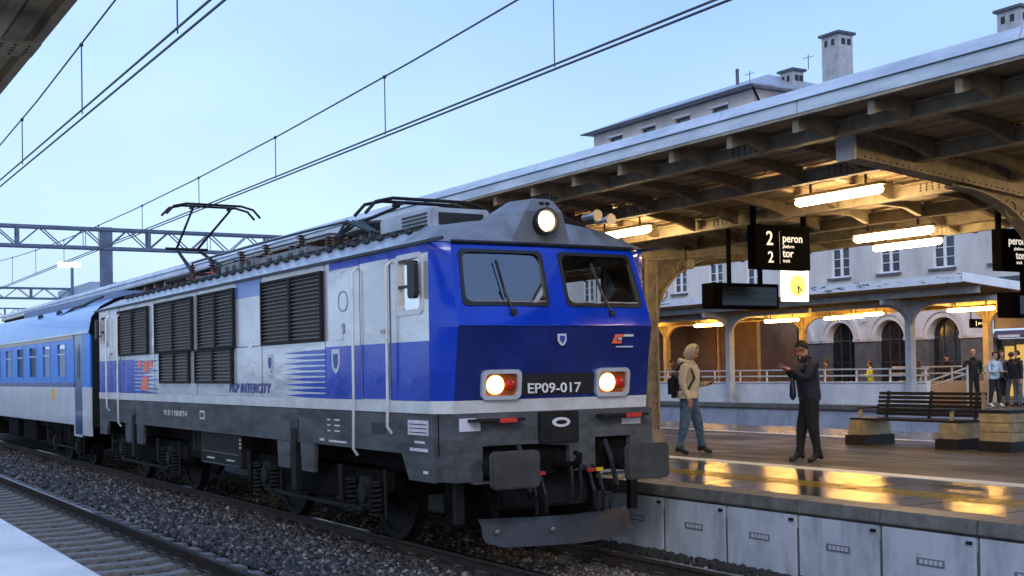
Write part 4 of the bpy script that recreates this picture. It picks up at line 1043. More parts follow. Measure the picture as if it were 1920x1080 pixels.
# ------------------------------------------------------------------ far platform with ramp parapet
P1Z = .72
fp = empty('far_platform'); tag(fp, kind='structure')
box(31.12, 41.9, 2, 95, -.41, P1Z).build('far_paving', asphalt, fp)
y = 5
while y < 80:
    box(31.0, 31.11, y+.01, y+2.69, -.41, P1Z-.15).build('wall_panel', mat('far_wall_blue', (.30, .34, .44), .6, 0, .2, 1.2), fp)
    box(30.9, 31.118, y+.01, y+2.69, P1Z-.148, P1Z+.01).build('coping_stone', copm, fp, .01)
    y += 2.7
pr = empty('ramp_parapet'); tag(pr, 'long white parapet with pale metal railing on the far platform', 'parapet')
box(31.5, 31.68, 26.4, 66, P1Z+.005, 1.47).build('parapet_wall', whitewall, pr); box(31.46, 31.72, 26.4, 66, 1.472, 1.51).build('parapet_cap', whitewall, pr)
rail_m = mat('pale_railing', (.58, .57, .56), .45, 0, .1, 4)
y = 26.5
while y < 60: MB().bar((31.59, y, 1.51), (31.59, y, 1.93), .05).build('baluster', rail_m, pr); y += 1.45
for z in (1.71, 1.93): MB().bar((31.59, 26.4, z), (31.59, 60, z), .05).build('railing_bar', rail_m, pr)
# second, lit part with the stair rail
pr = empty('stair_parapet'); tag(pr, 'warm lit wall with sloping stair handrail behind the bench', 'parapet')
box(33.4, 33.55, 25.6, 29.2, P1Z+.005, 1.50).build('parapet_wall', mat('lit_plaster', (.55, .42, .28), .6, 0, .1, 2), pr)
for z in (1.75, 1.97): MB().bar((33.47, 25.6, z), (33.47, 29.5, z), .05).build('railing_bar', rail_m, pr)
for y in (25.7, 27.0, 28.3): MB().bar((33.47, y, 1.5), (33.47, y, 1.97), .05).build('baluster', rail_m, pr)
for dz in (0, .18): MB().bar((32.2, 28.2, .95+dz), (32.2, 25.4, 1.75+dz), .05).build('stair_rail', rail_m, pr)
MB().bar((32.2, 25.4, P1Z), (32.2, 25.4, 1.95), .05).build('stair_post', rail_m, pr)

# far platform canopy
C1 = empty('far_canopy'); tag(C1, 'white edged canopy glowing orange underneath over the far platform', 'canopy')
FX0, FX1, FYa, FYb = 29.5, 37.4, 23.35, 80
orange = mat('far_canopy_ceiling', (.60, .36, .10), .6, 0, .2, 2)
def c1z(x): return 4.42-.33*(1-abs(x-33.45)/3.95)
MB().prism([(FX0, c1z(FX0)), (33.45, c1z(33.45)), (FX1, c1z(FX1)), (FX1, c1z(FX1)+.04), (33.45, c1z(33.45)+.04), (FX0, c1z(FX0)+.04)], 'y', FYa, FYb).build('ceiling_board', orange, C1)
MB().prism([(FX0, c1z(FX0)+.24), (33.45, c1z(33.45)+.24), (FX1, c1z(FX1)+.24), (FX1, c1z(FX1)+.20), (33.45, c1z(33.45)+.2), (FX0, c1z(FX0)+.2)], 'y', FYa, FYb).build('roof_sheet', tinr, C1)
y = FYa
dirty = mat('worn_white_fascia', (.05, .06, .08), .5, 0, 0, 2.6, col2=(.62, .67, .76), thr=(.40, .43), stretch=(.5, .8, 5))
while y < FYb:
    box(FX0-.04, FX0, y+.01, min(FYb, y+3.99), 4.42, 4.67).build('fascia_board', dirty, C1); y += 4
y = FX0
MB().prism([(FX0-.04, 4.44), (33.45, 4.10), (FX1, 4.44), (FX1, 4.70), (33.45, 4.36), (FX0-.04, 4.70)], 'y', FYa-.05, FYa-.005).build('gable_fascia', fascw, C1)
for x, d in ((30.3, .22), (31.8, .22), (33.45, .2), (35.2, .22), (36.6, .22)):
    MB().prism(ibeam((x, c1z(x)), .12, .02, d), 'y', FYa+.05, FYb).build('purlin', postb if x < 31 else paintd, C1)
for k in range(7):
    yy = 26.75+8.55*k
    f = empty('canopy_frame', (0, yy, 0)); f.parent = C1
    for x, mm in ((31.2, postb), (35.0, postc)):
        cl = MB(); cl.box(x-.14, x+.14, -.11, .11, P1Z, 3.95); cl.box(x-.19, x+.19, -.16, .16, P1Z, 1.1); cl.build('column', mm, f, .02)
        for s in (-1, 1):
            N = 8; arc = [(s*(.10+.85*(1-cos(pi/2*q/N))), 3.2+.72*sin(pi/2*q/N)) for q in range(N+1)]
            poly = arc+[(s*.95, 4.05), (s*.10, 4.05)]
            MB().prism([(yy_, z) for yy_, z in (poly if s > 0 else poly[::-1])], 'x', x-.05, x+.05).build('knee_bracket', mm, f)
            arc = [(x+s*(.12+.8*(1-cos(pi/2*q/N))), 3.25+.68*sin(pi/2*q/N)) for q in range(N+1)]
            poly = arc+[(x+s*.92, 4.05), (x+s*.12, 4.05)]
            MB().prism(poly if s > 0 else poly[::-1], 'y', -.05, .05).build('knee_bracket', mm, f)
        box(x-.06, x+.06, -4.2, 4.2, 3.93, 4.08).build('eaves_beam', mm, f)
    MB().box(29.9, 37.0, -.06, .06, 3.95, 4.1).build('cross_beam', postb, f)
GB = 'tube lamps under the far platform canopy'
for x, yc, z, l in ((33.0, 38.6, 3.80, 'orange tube lamp at far left under the far canopy, above the hooded man'), (33.0, 34.4, 3.80, 'orange tube lamp under the far canopy just right of the display board'),
                    (33.4, 30.7, 3.85, 'upper tube lamp of the close pair under the far canopy'), (32.4, 30.7, 3.75, 'lower tube lamp of the close pair under the far canopy'),
                    (33.2, 26.0, 3.80, 'tube lamp at the right end of the far canopy'), (33.0, 43, 3.80, 'tube lamp of the far canopy hidden behind the locomotive')):
    tube_lamp(x, yc, z, 1.75, lamp1, l, GB, .22)
# hanging number sign
t = empty('number_sign', (34.75, 26.9, 3.24)); tag(t, 'small black 1 peron sign hanging by the cream post', 'sign')
box(-.45, .45, -.04, .04, 0, .30).build('sign_board', signk, t); text('1', .24, (-.25, -.045, .06), '-y', signw, t, 'sign_numeral', .002); text('peron', .13, (-.10, -.045, .12), '-y', signw, t, 'sign_word', .002)
MB().bar((-.4, 0, .3), (-.4, 0, .75), .03).build('hanger_post', blackm, t)
# brown kiosk
t = empty('brown_kiosk', (37.3, 0, P1Z)); tag(t, 'brown panelled kiosk under the far canopy behind the hooded man', 'kiosk')
box(0, 2.2, 40.2, 47.3, 0, 3.35).build('kiosk_core', brownp, t)
for a, b_ in ((40.3, 42.8), (43.1, 45.0), (45.1, 47.2)): box(-.05, -.002, a, b_, .08, 3.25).build('kiosk_panel', brownp, t, .01)
for a in (40.2, 42.86, 47.2): box(-.09, -.002, a, a+.12, 0, 3.3).build('kiosk_post', postc, t)

# ------------------------------------------------------------------ station building
BX = 42.0
B = empty('station_building', (BX, 0, 0)); tag(B, 'white station building with arched dark windows behind the far platform', 'station building')
def facade(ya, yb2, z0, z1, holes, name, m, x0=0., th=.45):
    """wall with rectangular holes (y0,y1,z0,z1)."""
    ysl = sorted({ya, yb2, *[h[0] for h in holes], *[h[1] for h in holes]}); zsl = sorted({z0, z1, *[h[2] for h in holes], *[h[3] for h in holes]})
    w = MB()
    for a, b_ in zip(ysl[:-1], ysl[1:]):
        for c, d in zip(zsl[:-1], zsl[1:]):
            my, mz = (a+b_)/2, (c+d)/2
            if any(h[0] < my < h[1] and h[2] < mz < h[3] for h in holes): continue
            w.box(x0, x0+th, a, b_, c, d)
    w.build(name, m, B)
AR = [39.95-2.87*k for k in range(-7, 3)]      # arch centres, far to near
ra = .80; zs = 3.18
ent = 29.9
# arched storey: build wall as strips with true round arches
aw = MB(); N = 14
for c in AR:
    aw_c = [(c-ra*cos(pi*k/N), zs+ra*sin(pi*k/N)) for k in range(N+1)]
    for (a, b_) in zip(aw_c[:-1], aw_c[1:]):
        aw.add([(0, a[0], a[1]), (0, b_[0], b_[1]), (0, b_[0], 5.3), (0, a[0], 5.3)], [(0, 1, 2, 3)])
        aw.add([(0, a[0], a[1]), (0, b_[0], b_[1]), (.4, b_[0], b_[1]), (.4, a[0], a[1])], [(0, 1, 2, 3)])
edges = sorted([c-ra for c in AR]+[c+ra for c in AR])
aw.add([(0, 31.9, zs), (0, edges[0], zs), (0, edges[0], 5.3), (0, 31.9, 5.3)], [(0, 1, 2, 3)])
for a, b_ in zip(edges[1:-1:2], edges[2::2]): aw.add([(0, a, zs), (0, b_, zs), (0, b_, 5.3), (0, a, 5.3)], [(0, 1, 2, 3)])
aw.add([(0, edges[-1], zs), (0, 64, zs), (0, 64, 5.3), (0, edges[-1], 5.3)], [(0, 1, 2, 3)])
aw.build('arched_storey', pinkwall, B)
for a, b_ in [(31.9, edges[0])]+list(zip(edges[1:-1:2], edges[2::2]))+[(edges[-1], 64)]:
    box(-.02, .4, a, b_, P1Z, zs-.1).build('stone_pier', greyst, B); box(-.09, .4, a-.05, b_+.05, zs-.098, zs+.06).build('impost', moldm, B, .01)
for c in AR:
    m = MB()
    for r0, r1, d in ((ra+.02, ra+.22, .10), (ra+.24, ra+.42, .16)):
        for k in range(N):
            t0, t1 = pi*k/N, pi*(k+1)/N
            q = [(c-r*cos(t), zs+r*sin(t)) for r, t in ((r0, t0), (r0, t1), (r1, t1), (r1, t0))]
            m.prism(q, 'x', -d, -.002)
    m.build('arch_moulding', moldm, B)
    g_ = MB(); pts = [(c-ra*cos(pi*k/N), zs+ra*sin(pi*k/N)) for k in range(N+1)]+[(c+ra, P1Z+.3), (c-ra, P1Z+.3)]
    g_.prism(pts, 'x', .30, .33); wo = g_.build('arched_window', archd, B)
    fr = MB()
    for yy in (c-.27, c+.27): fr.box(.26, .298, yy-.025, yy+.025, P1Z+.3, zs+.6)
    fr.box(.26, .298, c-ra, c+ra, zs-.06, zs); fr.box(.26, .298, c-ra, c+ra, zs-1.05, zs-1.0); fr.build('glazing_bar', mat('bar_dark', (.05, .05, .06), .5), wo)
box(-.02, .4, 29.9-1.9, 29.9-1.5, P1Z, 5.3).build('stone_pier', greyst, B)
# entrance with lit door at the right
box(.3, .34, 28.3, 31.9, P1Z, 3.0).build('entrance_wall', archd, B)
d_ = box(.22, .28, 30.15, 30.95, P1Z, 2.75).build('lit_door', emit('lit_doorway', (1, .62, .12), .55), B)
box(.18, .219, 30.1, 30.15, P1Z, 2.8).build('door_frame', blackm, d_)
box(.22, .28, 31.1, 31.5, P1Z, 2.7).build('lit_window', MT['lit_doorway'], B)
sgn_ = box(-.05, .2, 29.2, 31.75, 3.02, 3.32).build('shop_sign', mat('shop_sign_navy', (.05, .07, .16), .4), B)
box(-.056, -.052, 30.6, 31.6, 3.05, 3.15).build('sign_stripe', whitep, sgn_)
box(.1, .14, 28.3, 31.9, 3.4, 4.4).build('transom_window', mat('amber_transom', (.16, .09, .05), .2), B); box(-.0, .4, 28.0, 31.9, 4.42, 5.3).build('arched_storey', pinkwall, B)
box(-.16, .4, 20, 64, 5.3, 5.45).build('string_course', slatem, B)
# upper storey with windows
UW = [c+.0 for c in AR]+[31.3, 28.4, 25.5, 22.6]
holes = [(c-.58, c+.58, 6.05, 8.35) for c in UW]
facade(20, 64, 5.452, 9.6, holes, 'upper_wall', pinkwall)
for c in UW:
    f = MB(); f.box(.14, .2, c-.58, c+.58, 6.05, 6.13); f.box(.14, .2, c-.58, c+.58, 8.27, 8.35); f.box(.14, .2, c-.58, c-.50, 6.13, 8.27); f.box(.14, .2, c+.50, c+.58, 6.13, 8.27); f.box(.12, .2, c-.06, c+.06, 6.13, 8.27); f.box(.14, .2, c-.5, c+.5, 7.35, 7.42)
    fo = f.build('window', fascw, B); box(.21, .24, c-.57, c+.57, 6.06, 8.34).build('pane', gl_bldg, fo)
    for z in (6.5, 6.9): box(.15, .19, c-.5, c+.5, z, z+.03).build('sash_bar', fascw, fo)
    box(-.12, .1, c-.68, c+.68, 5.93, 6.04).build('window_sill', greyst, B)
box(-.1, .4, 20, 64, 9.6, 9.9).build('cornice', moldm, B)
box(.05, 14, 20, 64, 9.9, 12.6).build('rear_block', pinkwall, B)
# attic block rising behind
AY0, AY1 = 45.4, 59.1
holes = [(c-.62, c+.62, 14.6, 15.42) for c in (47.9, 50.9, 53.85, 56.9)]
facade(AY0, AY1, 12.5, 15.86, holes, 'attic_wall', pinkwall)
for c in (47.9, 50.9, 53.85, 56.9):
    p_o = box(.16, .2, c-.61, c+.61, 14.61, 15.41).build('window', gl_bldg, B); box(-.10, .02, c-.72, c+.72, 15.43, 15.52).build('window_hood', fascw, B); box(.1, .15, c-.62, c-.5, 14.61, 15.41).build('frame', fascw, p_o)
box(.452, 13, AY0+.004, AY0+.3, 12.5, 15.86).build('attic_side_wall', pinkwall, B); box(.452, 13, AY1-.3, AY1-.004, 12.5, 15.86).build('attic_side_wall', pinkwall, B)
OV = .5
e0, e1, f0, f1 = -OV, 13+OV, AY0-OV, AY1+OV
rfm = MB()
rg0 = (2.0, AY0+1.0, 17.0); rg1 = (2.0, AY1-3.5, 17.0)
rfm.add([(e0, f0, 15.98), (e1, f0, 15.98), (e1, f1, 15.98), (e0, f1, 15.98), rg0, rg1, (e0, f0, 15.90), (e1, f0, 15.90), (e1, f1, 15.90), (e0, f1, 15.90)],
        [(0, 1, 4), (1, 2, 5, 4), (2, 3, 5), (3, 0, 4, 5), (0, 6, 7, 1), (1, 7, 8, 2), (2, 8, 9, 3), (3, 9, 6, 0), (6, 9, 8, 7)])
ro = rfm.build('attic_roof', mat('attic_sheet', (.36, .40, .47), .45, .2, .2, 1.5), B)
box(e0-.12, e0, f0, f1, 15.88, 15.96).build('roof_gutter', slatem, B); box(e0, 8, f0-.12, f0, 15.88, 15.96).build('roof_gutter', tinr, B)
MB().tube([(e0+.1, f0+.1, 15.8), (.3, AY0-.12, 15.2), (.3, AY0-.12, 13.2)], .07, 8).build('downpipe', undg, B)
MB().tube([(1.5, 48.2, 16.3), (1.5, 48.2, 17.6)], .09, 8).build('vent_pipe', slatem, B)
MB().add([(-.5, 20, 9.9), (14, 20, 9.9), (14, 45.4, 9.9), (-.5, 45.4, 9.9), (7, 22, 13.5), (7, 45.4, 13.5)], [(0, 1, 4), (1, 2, 5, 4), (0, 4, 5, 3), (2, 3, 5)]).build('lower_roof', slatem, B)
def chimney(x, y, w, dy, z0, z1):
    c = box(x, x+w, y, y+dy, z0, z1).build('chimney', chim, B)
    box(x-.12, x+w+.12, y-.12, y+dy+.12, z1-.0+.002, z1+.12).build('chimney_cap', slatem, c)
    for q in (.25, .65): box(x-.01, x+.002, y+dy*q, y+dy*q+.2, z1-.5, z1-.2).build('flue_opening', blackm, c)
    for q in (.2, .6): box(x+w*q, x+w*q+.25, y-.01, y+.002, z1-.5, z1-.2).build('flue_opening', blackm, c)
chimney(2.0, 41.6, .95, 1.1, 9, 17.95)
chimney(2.5, 45.2, .75, .9, 12, 17.0)
chimney(2.0, 31.7, .9, 1.1, 9, 16.6)
for p0 in ((.8, 46.5, 16.3), (2.8, 44.4, 16.9)):
    MB().tube([p0, (p0[0], p0[1], p0[2]+.75)], .02, 5).build('aerial', blackm, B); MB().tube([(p0[0], p0[1]-.35, p0[2]+.6), (p0[0], p0[1]+.35, p0[2]+.62)], .015, 5).build('aerial_bar', blackm, B)
# wall lamp between arches
box(-.2, -.002, 38.42, 38.62, 3.95, 4.2).build('wall_lamp', whitep, B, .03)

# ------------------------------------------------------------------ overhead line
def wire(name, pts, r, label, grp='overhead wires', cat='wire'):
    o = MB().tube(pts, r, 5).build(name, wirem); return tag(o, label, cat, grp)
def cat_line(x, zc, zm, y0, span0, span, label, sag, tw=.06):
    t = empty('overhead_line', (x, 0, 0)); tag(t, label, 'overhead line', 'overhead lines')
    for s in (-tw, tw): MB().tube([(s, y0, zc), (s, 260, zc)], .014, 5).build('contact_wire', wirem, t)
    n = 5; pts = []
    y = span0
    while y < 260:
        for k in range(12): 
            u = k/12; pts.append((0, y+span*u, zm-sag*4*u*(1-u)))
        y += span
    pts.append((0, y, zm)); m = MB(); m.tube(pts, .013, 5); m.build('messenger_wire', wirem, t)
    for yy in (60,): MB().tube([(0, yy, zm), (0, yy, 8.25)], .03, 6).build('support_insulator', insul, t)
    def zmess(yy):
        u = ((yy-span0) % span)/span; return zm-sag*4*u*(1-u)
    d0 = y0
    k = 0
    while d0 < 90:
        if d0 > 6: MB().tube([(0, d0, zc), (0, d0, zmess(d0))], .009, 4).build('dropper', wirem, t); MB().ell((0, d0, zmess(d0)), .03, .05, .03, 6, 4).build('dropper_clamp', wirem, t)
        d0 += 4.42
    return t
cat_line(3.65, 5.64, 8.0, -.8, -60, 60, 'overhead contact and catenary wires over the empty near track', 1.77)
cat_line(XC, 5.54, 7.15, 2.66, -60, 60, 'overhead contact and catenary wires over the locomotive', 1.0)
def portal(Y, z0, z1, xa, xb, label, bay=1.35, masts=(), Yd=.5):
    t = empty('catenary_portal', (0, Y, 0)); tag(t, label, 'catenary portal', 'catenary portals')
    for dy in (-Yd/2, Yd/2):
        for z in (z0, z1): MB().bar((xa, dy, z), (xb, dy, z), .14, .14).build('truss_chord', truss, t)
        b_ = MB(); x = xa; k = 0
        while x < xb-.01:
            x2 = min(xb, x+bay); a, c = (z0, z1) if k % 2 == 0 else (z1, z0)
            b_.bar((x, dy, a), (x2, dy, c), .05); x = x2; k += 1
        x = xa
        while x < xb:
            b_.bar((x, dy, z0), (x, dy, z1), .12 if abs((x-xa) % (bay*6)) < .1 else .0001+.03); x += bay*3
        b_.build('truss_lattice', truss, t)
    for x in masts: box(x-.25, x+.25, -.25, .25, -.4, z1+.1).build('mast', truss, t)
    return t
portal(60, 8.25, 9.15, -8, 26, 'nearest lattice portal spanning the tracks above the coach', 1.0, (-7.7, 14.0, 25.7))
portal(102, 8.4, 9.2, -6, 40, 'second lattice portal lower and smaller behind the first', 1.0, (-5.7, 21.3, 39.7))
portal(160, 9.6, 10.7, -6, 50, 'farthest lattice portal low at the left edge', 1.3, (-5.7, 28, 49))
# distant mast with signal box and lamp clusters
t = empty('signal_gantry_lamp', (17.4, 84, 0)); tag(t, 'floodlight cluster glowing white beside the distant mast', 'floodlight')
MB().tube([(0, 0, 0), (0, 0, 9.6)], .1, 8).build('lamp_mast', truss, t); box(-.9, .5, -.2, .2, 9.4, 9.7).build('lamp_head', emit('flood_white', (1, .95, .9), 3), t)
t = copy_tree(t); t.location = (23.4, 130, -.6); t['label'] = 'smaller floodlight glowing low near the left edge'
t = empty('distant_office', (24.0, 95, 0)); tag(t, 'distant pale blue office block above the rear of the locomotive', 'building')
box(-3, 7, 0, 12, -.4, 9.3).build('office_wall', mat('office_blue', (.30, .42, .55), .6), t); box(-1.2, 1.0, -.05, -.002, 8.0, 9.1).build('billboard', mat('office_sign_blue', (.1, .5, .8), .4), t)
for k in range(4): box(-2.6+k*2.4, -1.0+k*2.4, -.04, -.002, 5.5, 7.0).build('window', gl_bldg, t)
for i, (x, y, w, h) in enumerate(((-60, 260, 30, 8), (10, 300, 26, 9), (45, 240, 22, 7), (80, 260, 40, 9))):
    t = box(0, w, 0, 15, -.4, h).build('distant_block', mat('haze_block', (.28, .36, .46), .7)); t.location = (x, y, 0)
    tag(t, ['low hazy block far behind the near platform', 'hazy block at the end of the tracks', 'hazy block beyond the portals', 'long hazy block behind the station'][i], 'building', 'hazy distant blocks')

# ------------------------------------------------------------------ near platform canopy corner (top left)
C0 = empty('near_canopy'); tag(C0, 'dark riveted canopy edge overhead in the top left corner', 'canopy')
NZ = 4.93
dk_steel = mat('near_canopy_steel', (.26, .19, .10), .6, 0, .3, 4, bump=.15)
for k in range(12): box(1.74-.25*k-.244, 1.74-.25*k, -8, 60, NZ+.10, NZ+.13).build('plank', plankm, C0)
box(1.90, 1.98, -8, 60, NZ-.04, NZ+.20).build('edge_channel', dk_steel, C0); box(1.745, 1.90, -8, 60, NZ+.07, NZ+.10).build('edge_flange', dk_steel, C0)
box(-1.5, 1.98, -8, 60, NZ+.20, NZ+.24).build('roof_sheet', tinr, C0)
box(1.35, 1.42, -8, 60, NZ-.16, NZ+.09).build('purlin', dk_steel, C0)
for yy in (3.2, 10.2, 18.5, 27):
    bm_ = MB(); bm_.box(-1.2, 1.74, yy-.07, yy+.07, NZ-.19, NZ-.165); bm_.box(-1.2, 1.3, yy-.012, yy+.012, NZ-.165, NZ+.06); bm_.build('cross_beam', dk_steel, C0)
    pt = box(1.42, 1.86, yy-.22, yy+.22, NZ-.215, NZ-.195).build('gusset_plate', dk_steel, C0)
    q = MB()
    for a in range(4):
        for b_ in range(4): q.ell((1.48+a*.10, yy-.15+b_*.10, NZ-.218), .017, .017, .012, 6, 4)
    tag(q.build('rivet', ribm, pt), kind='stuff')

# ------------------------------------------------------------------ people
def person(label, loc, ang, top, legs, H=1.76, arms='phone', hooded=False, hairm=hair, group=None, near=False, lean=.0, stride=(0, 0), spread=.10, sleeve=None, bulk=1., shoes=shoe, headdown=.0, armsR=None):
    k = H/1.76
    root = empty('person', loc, ang); tag(root, label, 'person', group)
    V = []; Rr = []; E_ = []; Z = []
    def v(x, y, z, r): V.append((x*k, y*k, z*k)); Rr.append(r*k if isinstance(r, tuple) is False else tuple(q*k for q in r)); return len(V)-1
    def e(a, b_, zone): E_.append((a, b_)); Z.append(zone)
    B_ = bulk; ln = lean
    pel = v(0, 0, .93, (.145*B_, .155*B_)); wst = v(.01+ln*.4, 0, 1.08, (.145*B_, .155*B_)); che = v(.015+ln, 0, 1.27, (.15*B_, .165*B_)); upc = v(.0+ln*1.2, 0, 1.395, (.095*B_**.5, .12*B_**.5))
    nk = v(.01+ln*1.4, 0, 1.48, .056)
    bx, bz = .012+ln*1.6, 1.525; pa = headdown
    def HP(x, y, z):
        return (bx+x*cos(pa)+z*sin(pa), y, bz-x*sin(pa)+z*cos(pa))
    def hv(x, y, z, r_): return v(*HP(x, y, z), r_)
    jw = hv(.036, 0, .040, .058); hd1 = hv(.004, 0, .118, .088); hd2 = hv(-.010, 0, .172, .066)
    e(pel, wst, 0); e(wst, che, 0); e(che, upc, 0); e(upc, nk, 0); e(nk, jw, 2); e(jw, hd1, 2); e(hd1, hd2, 2)
    ns = hv(.112, 0, .072, .014); e(jw, ns, 2)
    for q in (-1, 1):
        er = hv(-.005, q*.095, .095, .013); e(hd1, er, 2)
    for i, s in enumerate((-1, 1)):
        st = stride[i]
        hp = v(.0, s*.088, .84, .098*B_**.5); kn = v(st*.45+.03, s*(.085+spread*.35), .49, .074*B_**.5); an = v(st-.01, s*(.07+spread*.6), .12, .056); he = v(st-.070, s*(.07+spread*.6), .038, .038); bl_ = v(st+.075, s*(.075+spread*.65), .038, .042); to = v(st+.155, s*(.08+spread*.7), .030, .032)
        e(pel, hp, 1); e(hp, kn, 1); e(kn, an, 1); e(an, he, 3); e(an, bl_, 3); e(bl_, to, 3)
    for i, s in enumerate((-1, 1)):
        a_ = arms if (i == 1 or armsR is None) else armsR
        sh = v(ln, s*.20*B_**.5, 1.370, .062*B_**.5); e(upc, sh, 0)
        if a_ == 'phone': el = (.06+ln, s*.25, 1.12); wr = (.27+ln, s*.10, 1.17); d = Vector((.9, -s*.35, .25))
        elif a_ == 'phone_low': el = (.04+ln, s*.25, 1.10); wr = (.26+ln, s*.13, 1.10); d = Vector((.95, -s*.2, .1))
        elif a_ == 'phone_high': el = (.10+ln, s*.25, 1.17); wr = (.28+ln, s*.09, 1.31); d = Vector((.8, -s*.35, .35))
        elif a_ == 'pocket': el = (-.10+ln, s*.27, 1.12); wr = (.04, s*.20, .96); d = Vector((.5, -s*.2, -.8))
        elif a_ == 'hang_fwd': el = (.0, s*.28, 1.12); wr = (.10, s*.27, .88); d = Vector((.25, 0, -.95))
        else: el = (-.01+ln, s*.275, 1.11); wr = (.04, s*.275, .86); d = Vector((.15, 0, -1))
        d.normalize(); el_i = v(*el, .052*B_**.6); wr_i = v(*wr, .036)
        e(sh, el_i, 0); e(el_i, wr_i, 4)
        W_ = Vector(wr); side = Vector((0, 1, 0)) if abs(d.z) < .8 else Vector((1, 0, 0))
        side = (side-d*side.dot(d)).normalized(); 
        pm = W_+d*.055; pi_ = v(*pm, .030); e(wr_i, pi_, 2)
        dn = d.cross(side).normalized()*(1 if d.cross(side).z < 0 else -1)
        for f, (o_, ln_) in enumerate(((-.026, .058), (-.009, .068), (.009, .064), (.026, .050))):
            b0 = v(*(pm+d*.03+side*o_), .0095); b1 = v(*(pm+d*(.03+ln_*.55)+side*o_*1.15), .0085); b2 = v(*(pm+d*(.03+ln_*.85)+side*o_*1.1+dn*.025), .0075)
            e(pi_, b0, 2); e(b0, b1, 2); e(b1, b2, 2)
        t0 = v(*(pm-d*.01-side*.035*s), .011); t1 = v(*(pm+d*.025-side*.055*s+dn*.01), .009); e(pi_, t0, 2); e(t0, t1, 2)
        if i == 1: root_hand = (pm, d)
    me = bpy.data.meshes.new('body'); me.from_pydata(V, E_, []); ob = bpy.data.objects.new('body', me); COL.objects.link(ob)
    sk = ob.modifiers.new('skin', 'SKIN'); sk.branch_smoothing = .6; sk.use_smooth_shade = True
    for i, sv in enumerate(me.skin_vertices[0].data):
        r = Rr[i]; sv.radius = (r, r) if not isinstance(r, tuple) else r; sv.use_root = (i == 0)
    ss = ob.modifiers.new('sub', 'SUBSURF'); ss.levels = ss.render_levels = 2 if near else 1
    dg = bpy.context.evaluated_depsgraph_get(); dg.update()
    nm = bpy.data.meshes.new_from_object(ob.evaluated_get(dg)); bpy.data.objects.remove(ob)
    nm.materials.clear()
    for mm in (top, legs, skin_, shoes, sleeve or top): nm.materials.append(mm)
    A = np.array([V[a] for a, _ in E_]); Bq = np.array([V[b_] for _, b_ in E_]); D = Bq-A; L2 = (D**2).sum(1)
    ra_ = np.array([max(Rr[a]) if isinstance(Rr[a], tuple) else Rr[a] for a, _ in E_]); rb_ = np.array([max(Rr[b_]) if isinstance(Rr[b_], tuple) else Rr[b_] for _, b_ in E_])
    for p in nm.polygons:
        c = np.array(p.center); t = np.clip(((c-A)*D).sum(1)/L2, 0, 1)
        ds = np.linalg.norm(A+D*t[:, None]-c, axis=1)-(ra_+(rb_-ra_)*t); z_ = Z[int(ds.argmin())]
        if z_ == 0 and c[2] < .90*k: z_ = 1
        if z_ == 1 and c[2] > .95*k: z_ = 0
        p.material_index = z_; p.use_smooth = True
    bo = link('body', nm, root)
    def shell(name, c, rx, ry, rz, skip, mt, n=18, m_=12, th=.014, back=0.):
        h = MB()
        for i in range(m_+1):
            t = pi*i/m_
            for j in range(n):
                a = 2*pi*j/n; q = HP(c[0]+rx*sin(t)*cos(a)-back*max(0, -cos(t))*(1 if cos(a) < 0 else .3), c[1]+ry*sin(t)*sin(a), c[2]+rz*cos(t)); h.v.append(tuple(w_*k for w_ in q))
        for i in range(m_):
            for j in range(n):
                if skip(2*pi*(j+.5)/n, (i+.5)/m_): continue
                h.f.append((i*n+j, (i+1)*n+j, (i+1)*n+(j+1) % n, i*n+(j+1) % n)); h.m.append(0)
        ho = h.build(name, mt, root, smooth=True); md = ho.modifiers.new('thick', 'SOLIDIFY'); md.thickness = th; return ho
    if hooded:
        shell('hood', (.0, 0, .085), .128, .108, .145, lambda a, t: cos(a) > .55 and .20 < t < .86, top, th=.018, back=.03)
        MB().tube([tuple(w_*k for w_ in p) for p in ((-.10, -.09, 1.46), (-.13, 0, 1.48), (-.10, .09, 1.46), (.05, .08, 1.44), (.085, 0, 1.42), (.05, -.08, 1.44), (-.10, -.09, 1.46))], .045, 8).build('collar', top, root, smooth=True)
    else:
        shell('hair', (-.012, 0, .118), .100, .093, .098, lambda a, t: (t > .36 and cos(a) > .20) or (t > .55 and cos(a) > -.35) or t > .74, hairm, n=20, m_=14, th=.012)
        if top in (navy_c, black_c): MB().tube([((ln*1.3+.07*cos(t*pi/6))*k, .072*sin(t*pi/6)*k, (1.465-.02*cos(t*pi/6))*k) for t in range(13)], .032*k, 8).build('collar', top, root, smooth=True)
    tv = [v_.co for v_ in nm.vertices if .93*k < v_.co.z < 1.08*k and math.hypot(v_.co.x, v_.co.y) < .19*k*B_]
    hrx = sorted(abs(c_.x) for c_ in tv)[int(len(tv)*.9)]*.98; hry = sorted(abs(c_.y) for c_ in tv)[int(len(tv)*.9)]*.98
    hm = MB(); n = 20; prf = [(.99, .875), (1.03, .88), (1.05, .92), (1.04, .97), (1.0, 1.0)]
    for sc_, z_ in prf: hm.v += [(hrx*sc_*cos(2*pi*j/n), hry*sc_*sin(2*pi*j/n), z_*k) for j in range(n)]
    for i in range(len(prf)-1): hm.f += [(i*n+j, i*n+(j+1) % n, (i+1)*n+(j+1) % n, (i+1)*n+j) for j in range(n)]; hm.m += [0]*n
    ho = hm.build('jacket_hem', top, root, smooth=True); md = ho.modifiers.new('thick', 'SOLIDIFY'); md.thickness = .012
